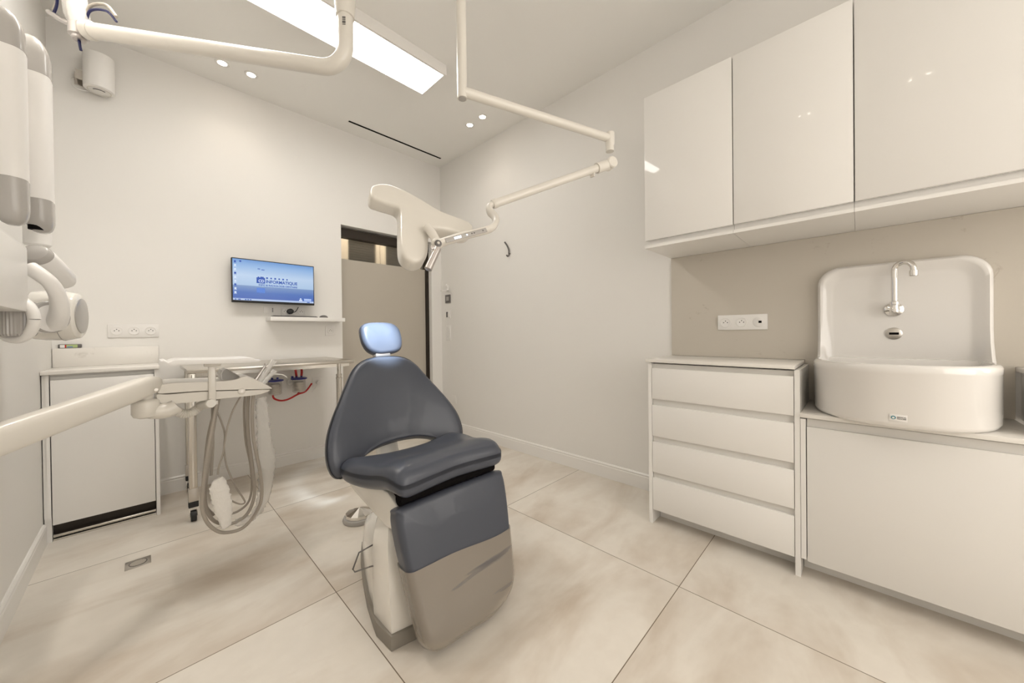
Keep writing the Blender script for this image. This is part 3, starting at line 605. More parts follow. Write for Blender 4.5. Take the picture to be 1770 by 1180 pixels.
# ------------------------------------------------------------------ dental chair
CX = .810
ch = thing('dental_chair', 'slate blue leather dental chair with grey plastic foot cover on a cream base', 'chair', (CX, 1.45, 0))
def chair():
    t = ch
    # backrest: plane rises from (y 1.48, z .50) and leans back
    vy, vz = .14 / .4522, .43 / .4522
    def place(u, v, w): return (CX + u, 1.48 + v * vy - w * vz, .50 + v * vz + w * vy)
    half = [(0, .488), (.06, .486), (.115, .470), (.160, .432), (.200, .368), (.240, .300), (.285, .222), (.315, .150), (.325, .080), (.318, .030), (.298, .000), (.262, -.004), (.225, .016), (.175, .050), (.110, .072), (.05, .080), (0, .082)]
    ol = [(p[0], p[1]) for p in half] + [(-p[0], p[1]) for p in reversed(half[1:-1])]
    ol = [(p.x, p.y) for p in spline([(a, b, 0) for a, b in ol], 5, True)]
    cu = lambda u, v: .055 * (abs(u) / .32) ** 2.2 * (1 if v < .3 else max(0, 1 - (v - .3) / .25))
    pad(ol, (0, .235), .070, .010, place, .032, 10, cu).build('backrest', 'leather', t, ang=80)
    m = MB(); m.box((CX - .075, 1.585, .36), (CX + .075, 1.625, .80), .012, rot=None); 
    m = MB().tube([(CX, 1.50, .40), (CX, 1.60, .46), (CX, 1.66, .60), (CX, 1.70, .88)], .055, 16, 6, flat=.5, upv=(0, 1, 0)); m.build('back_support', 'plastic', t)
    # headrest
    hy, hz = .12 / .4464, .43 / .4464
    def hp(u, v, w): return (CX + .003 + u, 1.66 + v * hy - w * hz, 1.0 + v * hz + w * hy)
    hol = [(-.062, .128), (.0, .134), (.062, .128), (.094, .100), (.103, .050), (.097, .004), (.074, -.022), (.02, -.030), (-.03, -.030), (-.072, -.012), (-.096, .030), (-.101, .085), (-.090, .113)]
    hol = [(p.x, p.y) for p in spline([(a, b, 0) for a, b in hol], 6, True)]
    pad(hol, (0, .052), .055, .010, hp, .022, 8, lambda u, v: .012 * (abs(u) / .1) ** 2).build('headrest', 'leather', t, ang=80)
    MB().box((CX - .030, 1.665, .88), (CX + .030, 1.680, 1.02), .004).box((CX - .038, 1.66, .955), (CX + .038, 1.70, .985), .006).build('headrest_mount', 'silver', t)
    # seat: saddle shape, raised side lobes at the rear, rolled front edge
    sh = [(.0, 1.085), (.12, 1.078), (.205, 1.072), (.232, 1.083), (.245, 1.12), (.250, 1.18), (.262, 1.26), (.282, 1.34), (.290, 1.41), (.280, 1.465), (.255, 1.492), (.215, 1.490), (.165, 1.480), (.10, 1.462), (0, 1.456)]
    so = sh + [(-a, b) for a, b in reversed(sh[1:-1])]
    so = [(p.x, p.y) for p in spline([(a, b, 0) for a, b in so], 5, True)]
    def sc(u, y):
        rear = min(max((y - 1.10) / .35, 0), 1); side = (abs(u) / .27) ** 2.5
        return .016 * side * rear - .002 * rear * (1 - side) + .016 * math.exp(-((y - 1.16) / .08) ** 2) - .012 * max(0, (1.11 - y) / .04) 
    def sp_(u, v, w): return (CX + u, v, .590 - .11 * (v - 1.10) + w)
    pad(so, (0, 1.27), .078, .020, sp_, .036, 12, sc).build('seat', 'leather', t, ang=80)
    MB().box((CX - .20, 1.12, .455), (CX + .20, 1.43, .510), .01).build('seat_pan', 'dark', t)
    # leg rest hanging from the knee
    ly, lz = .11 / .4342, .42 / .4342
    def lp(u, v, w): return (CX + u, .98 + v * ly - w * lz, .10 + v * lz + w * ly)
    lh = [(0, -.052), (.10, -.048), (.165, -.035), (.198, -.005), (.212, .06), (.226, .17), (.238, .27), (.243, .345), (.240, .385), (.225, .402), (.10, .406), (0, .407)]
    lo_ = lh + [(-a, b) for a, b in reversed(lh[1:-1])]
    lo_ = [(p.x, p.y) for p in spline([(a, b, 0) for a, b in lo_], 5, True)]
    lr = pad(lo_, (0, .19), .075, .010, lp, .022, 9); lr = lr.build('leg_rest', 'leather', t, ang=80)
    # translucent cover over the lower part of the leg rest: same shell 4 mm further out, cut off above, slack at the bottom
    cb = bmesh.new(); cb.from_mesh(lr.data); cb.normal_update()
    for v in cb.verts: v.co += v.normal * .0045
    bmesh.ops.bisect_plane(cb, geom=list(cb.verts) + list(cb.edges) + list(cb.faces), dist=1e-5, plane_co=(CX, 1.0, .290), plane_no=(.055, 0, 1), clear_outer=True)
    for v in cb.verts:
        if v.co.z < .12: v.co.z -= .024 * ((.12 - v.co.z) / .08) ** 1.3 * (1 + .35 * math.sin(v.co.x * 23)); 
        v.co.z += .007 * math.sin((v.co.x - .6) * 13) * max(0, (v.co.z - .2) / .09)
    m = MB(); m.merge(cb)
    m.build('foot_cover', 'cover', t, ang=80, label='translucent creased plastic cover over the lower leg rest')
    # black bar stands in for the shade in the knee gap
    MB().tube([(CX - .215, 1.125, .500), (CX + .215, 1.125, .500)], .020, 14).build('knee_shade', 'dark', t)
    # base: grey skirt and cream shell in two facets
    sk = [(-.246, 1.128), (-.15, 1.108), (0, 1.10), (.15, 1.108), (.246, 1.128), (.253, 1.225), (.244, 1.27), (.218, 1.38), (.174, 1.52), (.124, 1.66), (.08, 1.75), (-.08, 1.75), (-.124, 1.66), (-.174, 1.52), (-.218, 1.38), (-.244, 1.27), (-.253, 1.225)]
    MB().prism([(CX + a, b, 0.0005) for a, b in sk], (0, 0, .05), .002).build('base_skirt', 'plinth', t)
    tw = [(-.246, 1.128), (-.15, 1.108), (0, 1.10), (.15, 1.108), (.246, 1.128), (.248, 1.26), (.225, 1.31), (.16, 1.34), (.10, 1.50), (-.10, 1.50), (-.16, 1.34), (-.225, 1.31), (-.248, 1.26)]
    def br(z, k, fy, by): return [V(CX + a * k, fy + (b - 1.10) * (by - fy) / .40, z) for a, b in tw]
    MB().loft([br(.051, .975, 1.110, 1.50), br(.10, .985, 1.108, 1.50), br(.21, 1.0, 1.112, 1.49), br(.30, .985, 1.125, 1.47), br(.335, .96, 1.14, 1.46), br(.365, .91, 1.165, 1.45), br(.388, .83, 1.20, 1.44), br(.392, .6, 1.24, 1.40)]).build('base_shell', 'shell', t, ang=28)
    bk = [(b, a) for a, b in sk if b > 1.24]
    def bb(z, k): return [V(CX + a * k, 1.45 + (b - 1.45) * k, z) for b, a in bk]
    MB().loft([bb(.051, .95), bb(.10, .955), bb(.15, .93), bb(.19, .86), bb(.215, .74), bb(.225, .5)]).build('rear_shell', 'shell', t, ang=50)
    # seam on the front-left facet and grooves at the top of the shell
    m = MB().tube([(CX - .148, 1.113, .053), (CX - .150, 1.113, .12), (CX - .155, 1.117, .21), (CX - .17, 1.125, .255), (CX - .20, 1.133, .29), (CX - .20, 1.145, .325), (CX - .175, 1.150, .340)], .0016, 6, 6); m.build('shell_seam', 'dgrey', t)
    # lifting arm between base and seat
    MB().box((CX - .15, 1.22, .33), (CX + .15, 1.50, .47), .02).build('lift_arm', 'plastic', t, ang=25)
    sidep = [(1.10, .465), (1.10, .392), (1.15, .386), (1.21, .380), (1.34, .400), (1.48, .424), (1.55, .444), (1.585, .465), (1.58, .49), (1.50, .505), (1.20, .505), (1.13, .475)]
    for s in (-1, 1): MB().prism([(CX + s * .205 - .014, y, z) for y, z in sidep], (.028, 0, 0), .005).build('side_cover', 'shell', t, ang=30)
    m = MB().box((CX - .21, 1.20, .392), (CX + .21, 1.21, .50)).build('front_web', 'shell', t)
    MB().tube([(.60, 1.335, .262), (.55, 1.345, .25), (.545, 1.392, .168), (.548, 1.380, .162), (.553, 1.262, .232), (.59, 1.24, .235)], .0028, 8).build('wire_handle', 'dgrey', t)
M['cover'] = mat('taupe translucent film', (.44, .385, .315), .14, alpha=.50, coat=.5)
M['shell'] = mat('cream gloss shell', (.84, .81, .75), .15, coat=.4)
# long shallow creases in the film, running across the leg rest; it clings to the leather in a few streaks
nt = M['cover'].node_tree; g = nt.nodes.new('ShaderNodeNewGeometry'); mp = nt.nodes.new('ShaderNodeMapping'); mp.inputs['Rotation'].default_value = (0, .20, 0); mp.inputs['Scale'].default_value = (2.4, 2.4, 26)
n = nt.nodes.new('ShaderNodeTexNoise'); n.inputs['Scale'].default_value = 1; n.inputs['Detail'].default_value = 2.5; bu = nt.nodes.new('ShaderNodeBump'); bu.inputs['Strength'].default_value = .7; bu.inputs['Distance'].default_value = .006
nt.links.new(g.outputs['Position'], mp.inputs[0]); nt.links.new(mp.outputs[0], n.inputs['Vector']); nt.links.new(n.outputs['Fac'], bu.inputs['Height']); nt.links.new(bu.outputs['Normal'], nt.nodes['Principled BSDF'].inputs['Normal'])
cr = nt.nodes.new('ShaderNodeValToRGB'); e = cr.color_ramp.elements; e[0].position = .29; e[0].color = (.22, .22, .22, 1); e[1].position = .40; e[1].color = (.56, .56, .56, 1)
nt.links.new(n.outputs['Fac'], cr.inputs[0]); nt.links.new(cr.outputs[0], nt.nodes['Principled BSDF'].inputs['Alpha'])
chair()

# ------------------------------------------------------------------ delivery unit
def delivery():
    r = V(1, 0, 0); f = V(0, 1, 0); up = V(0, 0, 1)
    O = V(V(0.1983, 2.0000, 0.8312))
    t = thing('instrument_console', 'cream dental instrument console with hanging hoses on a wall arm', 'dental unit', (O.x, O.y, .60))
    # arm from the wall
    A0 = V(-.345, 1.62, .845 - .02); A = [V(0, 0, 0), V((-0.2844, 1.7263, 0.7837)), V((0.0104, 1.9977, 0.8753))]
    d = (A[2] - A[1]).normalized(); A[0] = A[1] - d * .16
    sd = d.cross(up).normalized(); u2 = sd.cross(d); m = MB(); rings = []
    L = (A[2] - A[0]).length
    for s, hw, hh in ((0, .028, .040), (.02, .034, .045), (L - .03, .030, .040), (L + .015, .026, .034), (L + .04, .016, .020)):
        p = A[0] + d * s; rings.append([p + sd * (math.copysign(abs(math.cos(a)) ** .6, math.cos(a)) * hw) + u2 * (math.copysign(abs(math.sin(a)) ** .6, math.sin(a)) * hh) for a in [2 * PI * q / 24 for q in range(24)]])
    m.loft(rings); arm = m.build('spring_arm', 'plastic', t, ang=50)
    a = A[0]; MB().tube([a + V(0, 0, .03), a + V(0, 0, -.09)], .035, 20).box((XL + .001, a.y - .03, a.z - .08), (a.x + .01, a.y + .03, a.z - .02), .006).box((XL + .001, a.y - .07, a.z - .14), (XL + .015, a.y + .07, a.z + .04), .006).build('wall_mount', 'plastic', t)
    MB().lathe(A[2] - d * .015 + V(.030, -.022, -.012), V(.2, -1, 0), [(.006, 0), (.006, .003)], 14).build('arm_screw', 'inox', arm)
    # elbow under the arm and link to the console
    m = MB().lathe(V(0.0008, 2.0000, 0.7494), up, [(.020, 0), (.034, .006), (.040, .018), (.040, .062), (.034, .07), (.022, .074), (.022, .09)], 28)
    m.tube([V(0.0012, 2.0000, 0.7766), V(0.0332, 2.0000, 0.7690), V(0.0664, 2.0000, 0.7705), V(0.0904, 2.0000, 0.7855)], [.028, .030, .030, .026], 20, 5); m.build('elbow', 'plastic', t)
    m = MB()
    pts = spline([V(0.0765, 2.0800, 0.7688), V(0.1072, 2.0800, 0.7375), V(0.1411, 2.0800, 0.7364), V(0.1728, 2.0800, 0.7605), V(0.1957, 1.9800, 0.7793)], 12)
    rad = [.017 + (.0022 if i % 2 else 0) for i in range(len(pts))]
    m.tube(pts, rad, 16); m.build('corrugated_hose', 'plastic', t)
    # console body: upper shell and lower shell, side profile swept across the depth with rounded edges
    def sweep(prof, hd, name, mm, inset=.018):
        prof = spline(prof, 4, True); cx_ = sum(p.x for p in prof) / len(prof); cz_ = sum(p.z for p in prof) / len(prof); rs = []
        for dd, s in ((-hd, .90), (-hd + .004, .95), (-hd + .012, .985), (-hd + inset + .01, 1), (0, 1), (hd - inset - .01, 1), (hd - .012, .985), (hd - .004, .95), (hd, .90)):
            rs.append([V(cx_ + (p.x - cx_) * (1 - (1 - s) * .35), p.y + dd + .105, cz_ + (p.z - cz_) * s) for p in prof])
        return MB().loft(rs).build(name, mm, t, ang=45)
    sweep([(0.0308, 2.0000, 0.8406), (0.0377, 2.0000, 0.8673), (0.0644, 2.0000, 0.8783), (0.1339, 2.0000, 0.8755), (0.2378, 2.0000, 0.8694), (0.2844, 2.0000, 0.8723), (0.3139, 2.0000, 0.8825), (0.3353, 2.0000, 0.8778), (0.3790, 2.0000, 0.8492), (0.4198, 2.0000, 0.8174), (0.4105, 2.0000, 0.8103), (0.3088, 2.0000, 0.8201), (0.1700, 2.0000, 0.8323), (0.0638, 2.0000, 0.8363)], .105, 'upper_shell', 'plastic')
    lo_ = sweep([(0.0276, 2.0000, 0.8387), (0.0638, 2.0000, 0.8340), (0.1700, 2.0000, 0.8316), (0.3088, 2.0000, 0.8188), (0.4151, 2.0000, 0.8083), (0.3850, 2.0000, 0.7917), (0.3298, 2.0000, 0.7884), (0.2268, 2.0000, 0.7898), (0.1150, 2.0000, 0.7889), (0.0549, 2.0000, 0.7933), (0.0337, 2.0000, 0.8057)], .100, 'lower_shell', 'plastic')
    MB().lathe(V(0.3045, 2.0040, 0.8154), -f, [(.014, -.004), (.014, .004), (.011, .006)], 24).build('side_button', 'plastic', lo_)
    MB().lathe(V(0.3045, 1.9990, 0.8154), -f, [(.005, 0), (.005, .0015)], 16).build('button_mark', 'inox', lo_)
    # raised handle flap
    m = MB().prism([V(0.2397, 2.0500, 0.8642), V(0.2361, 2.0500, 0.8950), V(0.2423, 2.0500, 0.9122), V(0.2564, 2.0500, 0.9161), V(0.2725, 1.9400, 0.9045), V(0.3053, 2.0500, 0.8754), V(0.3009, 2.0500, 0.8576)], f * .10, .004); m.build('handle_flap', 'white', t)
    # tray on its post
    m = MB().box((-.012, -.012, 0), (.012, .012, .165), .003, rot=Matrix((r, f, up)).transposed(), at=V(0.2013, 2.0000, 0.7709)); 
    m.box((-.027, -.020, 0), (.027, .020, .017), .003, rot=Matrix((r, f, up)).transposed(), at=V(0.2035, 2.0000, 0.9354)); m.box((-.02, 0, -.01), (.02, .1, .008), .003, rot=Matrix((r, f, up)).transposed(), at=V(0.2014, 2.0000, 0.7784)); m.build('tray_post', 'plastic', t)
    prof = [(0.0440, 1.9400, 0.9706), (0.0539, 1.9400, 0.9723), (0.0655, 1.9400, 0.9634), (0.0791, 1.9400, 0.9707), (0.0911, 1.9400, 0.9723), (0.1533, 1.9400, 0.9697), (0.2692, 1.9400, 0.9665), (0.3214, 1.9400, 0.9673), (0.3408, 1.9400, 0.9649), (0.3538, 1.9400, 0.9548), (0.3671, 1.9400, 0.9553), (0.3625, 1.9400, 0.9502), (0.3493, 1.9400, 0.9471), (0.3276, 1.9400, 0.9459), (0.2690, 1.9400, 0.9472), (0.1531, 1.9400, 0.9514), (0.0909, 1.9400, 0.9522), (0.0755, 1.9400, 0.9510), (0.0554, 1.9400, 0.9629)]
    m = MB().prism(prof, f * .22, .001); m.build('tray', 'white', t, label='white tray with raised ends')
    # instruments in their sleeves
    ins = MB
    for i, (a, b, dd) in enumerate(((V(0.3545, 2.0300, 0.8465), V(0.4005, 2.0300, 0.9233), 0), (V(0.3721, 2.0600, 0.8338), V(0.4330, 2.0600, 0.9264), 1), (V(0.3969, 2.1000, 0.8256), V(0.4418, 2.1000, 0.8758), 2))):
        ax = (b - a).normalized(); ln = (b - a).length
        h = MB().lathe(a, ax, [(.007, -.02), (.009, 0), (.0085, ln * .55), (.006, ln * .62), (.006, ln * .8), (.0045, ln), (.0085, ln + .004), (.0085, ln + .009)], 18).build('handpiece', 'white' if i else 'silver', t)
        if i: MB().lathe(a, ax, [(.012, .0), (.0145, ln * .3), (.012, ln * .6), (.010, ln * .95), (.013, ln + .02)], 14, cap=False).build('clear_sleeve', 'film', h)
    MB().tube([V(0.4394, 2.1000, 0.8733), V(0.4730, 2.1000, 0.8701), V(0.4925, 2.1000, 0.8626), V(0.5073, 2.1000, 0.8498)], .0022, 8, 5).build('syringe_tip', 'white', t)
    # hoses
    def hose(name, pts, rr, d0=0, m='hose', sm=9): return MB().tube([V(p) + f * d0 for p in pts], rr, 12, sm).build(name, m, t)
    hose('hose', [(0.2249, 2.0600, 0.7901), (0.2143, 2.0600, 0.7288), (0.1976, 2.0600, 0.6319), (0.1787, 2.0600, 0.4999), (0.1678, 2.0600, 0.3797), (0.1670, 2.0600, 0.3184), (0.1812, 2.0600, 0.2560), (0.2132, 2.0600, 0.2054), (0.2487, 2.0600, 0.1831), (0.3003, 2.0600, 0.1799), (0.3438, 2.0600, 0.2129), (0.3735, 2.0600, 0.2691), (0.3811, 2.0600, 0.3342), (0.3755, 2.0600, 0.4173), (0.3632, 2.0600, 0.5017), (0.3511, 2.0600, 0.5904), (0.3481, 2.0600, 0.6925), (0.3537, 2.0600, 0.7878)], .0072, -.02)
    hose('hose', [(0.2327, 2.0600, 0.7889), (0.2199, 2.0600, 0.7102), (0.2049, 2.0600, 0.6052), (0.1899, 2.0600, 0.4843), (0.1788, 2.0600, 0.3636), (0.1855, 2.0600, 0.2916), (0.2078, 2.0600, 0.2379), (0.2490, 2.0600, 0.2060), (0.2964, 2.0600, 0.2025), (0.3353, 2.0600, 0.2322), (0.3582, 2.0600, 0.3014), (0.3571, 2.0600, 0.3824), (0.3476, 2.0600, 0.4923), (0.3381, 2.0600, 0.6013), (0.3373, 2.0600, 0.7077), (0.3428, 2.0600, 0.7893)], .0072, .02)
    hose('hose', [(0.2131, 2.0600, 0.7867), (0.2119, 2.0600, 0.6915), (0.2102, 2.0600, 0.5663), (0.2052, 2.0600, 0.4799), (0.2027, 2.0600, 0.4380)], .0062, .04)
    hose('hose', [(0.2285, 2.0600, 0.7643), (0.1974, 2.0600, 0.6194), (0.1844, 2.0600, 0.4983), (0.1752, 2.0600, 0.3772), (0.1856, 2.0600, 0.2990), (0.2119, 2.0600, 0.2514)], .006, .05)
    hose('hose', [(0.2595, 2.0600, 0.2352), (0.3010, 2.0600, 0.2373), (0.3402, 2.0600, 0.2677), (0.3544, 2.0600, 0.3430), (0.3492, 2.0600, 0.4518), (0.3332, 2.0600, 0.5625), (0.3285, 2.0600, 0.6960), (0.3340, 2.0600, 0.7852)], .005, .05)
    hose('thin_cable', [(0.3083, 2.0600, 0.7835), (0.2804, 2.0600, 0.7252), (0.2589, 2.0600, 0.6519), (0.2479, 2.0600, 0.5826), (0.2413, 2.0600, 0.5332), (0.2267, 2.0600, 0.4813), (0.2223, 2.0600, 0.4471)], .0036, .0)
    hose('thin_cable', [(0.2241, 2.0600, 0.7321), (0.2411, 2.0600, 0.6733), (0.2524, 2.0600, 0.6148), (0.2494, 2.0600, 0.5439), (0.2585, 2.0600, 0.4645), (0.2860, 2.0600, 0.3707), (0.3147, 2.0600, 0.3033), (0.3229, 2.0600, 0.2766), (0.3058, 2.0600, 0.2749), (0.2768, 2.0600, 0.2985), (0.2487, 2.0600, 0.3368)], .0036, .03)
    # gauze-wrapped handpiece hanging low
    random.seed(3); P = [(0.2164, 2.0100, 0.4439), (0.2179, 2.0100, 0.4081), (0.2270, 2.0100, 0.3545), (0.2361, 2.0100, 0.2953), (0.2414, 2.0100, 0.2398), (0.2451, 2.0100, 0.2204)]; P = spline(P, 7); rs = []
    wd = [.015, .030, .033, .028, .020, .012]
    for i, p in enumerate(P):
        q = i / (len(P) - 1) * 5; a = int(min(q, 4)); wv = wd[a] * (1 - (q - a)) + wd[a + 1] * (q - a)
        rs.append([p + r * math.cos(b) * (wv + random.uniform(-.004, .004)) + f * math.sin(b) * (wv * .45 + random.uniform(-.003, .003)) + up * math.cos(b) * .006 for b in [2 * PI * k_ / 16 for k_ in range(16)]])
    MB().loft(rs).build('gauze_wrap', 'wrap', t, ang=70, label='crumpled white wrap around the hanging hose ends')
    # long clear sleeve over the right hoses
    random.seed(5); P = spline([V(0.3915, 2.0800, 0.7664), V(0.3972, 2.0800, 0.6838), V(0.4003, 2.0800, 0.5740), V(0.4104, 2.0800, 0.4620), V(0.4043, 2.0800, 0.3541), V(0.3845, 2.0800, 0.2515), V(0.3436, 2.0800, 0.1996), V(0.2837, 2.0800, 0.1997)], 8); rs = []
    wd = [.020, .024, .030, .034, .030, .022, .018, .014]
    for i, p in enumerate(P):
        q = i / (len(P) - 1) * 7; a = int(min(q, 6)); wv = (wd[a] * (1 - (q - a)) + wd[a + 1] * (q - a)); tt = (P[min(i + 1, len(P) - 1)] - P[max(i - 1, 0)]).normalized(); sdd = tt.cross(f).normalized()
        rs.append([p + sdd * math.cos(b) * (wv + random.uniform(-.006, .006)) + f * math.sin(b) * (wv * .5 + random.uniform(-.005, .005)) for b in [2 * PI * k_ / 14 for k_ in range(14)]])
    MB().loft(rs, cap=False).build('clear_sleeve', 'film', t, ang=180, label='long crumpled clear plastic sleeve over the right-hand hoses')
delivery()

# ------------------------------------------------------------------ ceiling arm with curved tube (upper left)
t = thing('ceiling_boom', 'thick cream curved tube arm hanging from the ceiling at upper left', 'arm', ((0.5632, 1.4407, 2.2404)[0], (0.5632, 1.4407, 2.2404)[1], ZC))
e = V((0.5648, 1.4391, 2.2404)); Za = V((0.5046, 1.4999, 2.1008)).z
P0 = V((-0.1459, 2.2438, 2.3134))
cor = V((e.x, e.y, Za)); d = (P0 - cor).normalized()
bend = [cor + V(0, 0, .11)]
for k in range(9):
    a = PI / 2 * k / 8; bend.append(cor + V(0, 0, .10) * (1 - math.sin(a)) + d * .10 * (1 - math.cos(a)))
MB().tube([cor + V(0, 0, .26)] + bend + [P0], .029, 24).build('curved_tube', 'plastic', t)
MB().lathe(cor + V(0, 0, .205), (0, 0, 1), [(.029, 0), (.034, .002), (.036, .03), (.040, .08), (.042, .3), (.042, ZC - .001 - cor.z - .205)], 30).build('ceiling_tube', 'plastic', t)
MB().lathe((cor.x, cor.y, ZC), (0, 0, -1), [(.10, 0), (.10, .03), (.06, .045)], 30).build('ceiling_flange', 'plastic', t)
sdv = V(-FW.x, -FW.y, 0).normalized()
lab = MB()
for k, (a, b) in enumerate(((0, .005), (.009, .012), (.016, .024), (.028, .030))):
    q = cor + V(0, 0, .185 - a) + sdv * .0288 + RT * .008; lab.box((-.006, -.0012, -(b - a)), (.006, .001, 0), rot=Matrix((V(RT.x, RT.y, 0).normalized(), sdv, V(0, 0, 1))).transposed(), at=q)
lab.build('maker_marks', 'dgrey', t)
MB().lathe(P0 - d * .0, d, [(.031, -.03), (.034, -.025), (.034, .0), (.024, .008)], 24).build('end_collar', 'plastic', t)
j = P0 + d * .035
jt = MB().lathe(j - V(0, 0, .035), (0, 0, 1), [(.018, -.012), (.022, -.008), (.022, 0), (.030, .004), (.030, .05), (.024, .055)], 24).build('end_joint', 'silver', t)
MB().tube([j + V(0, 0, .01), j + d * .06 + V(0, 0, .02), j + d * .13 + V(0, 0, .05)], .010, 12, 5).build('clip', 'silver', jt)
MB().lathe(j + V(0, 0, .015), V(-.1, -.08, 1), [(.030, 0), (.036, .03), (.036, .11), (.030, .15), (.026, .5)], 24).build('upper_tube', 'film', t, label='tube in a clear plastic sheath')
MB().lathe(j + V(0, 0, .015), V(-.1, -.08, 1), [(.022, 0), (.024, .03), (.024, .5)], 24).build('inner_tube', 'white', t)
MB().tube([j + V(0, 0, -.045), j + V(.003, 0, -.075), j + V(.005, 0, -.085)], .0045, 8).build('cable_end', 'navy', t)
for o_, mm, rr in ((0, 'navy', .0045), (.012, 'hose', .0055)):
    MB().tube([j + V(.02, -.01, .02 + o_), j - d * .02 + V(.02, -.02, .075 + o_ * 1.5), j - d * .09 + V(.02, -.02, .085 + o_ * 2), j - d * .15 + V(.01, -.02, .045 + o_ * 1.6)], rr, 10, 7).build('cable', mm, t)
    MB().tube([j + d * .11 + V(0, 0, .045 + o_), j + d * .075 + V(-.01, 0, .10 + o_), j + d * .045 + V(-.03, -.03, .2 + o_), j + d * .04 + V(-.05, -.05, .5 + o_)], rr, 10, 7).build('cable', mm, t)

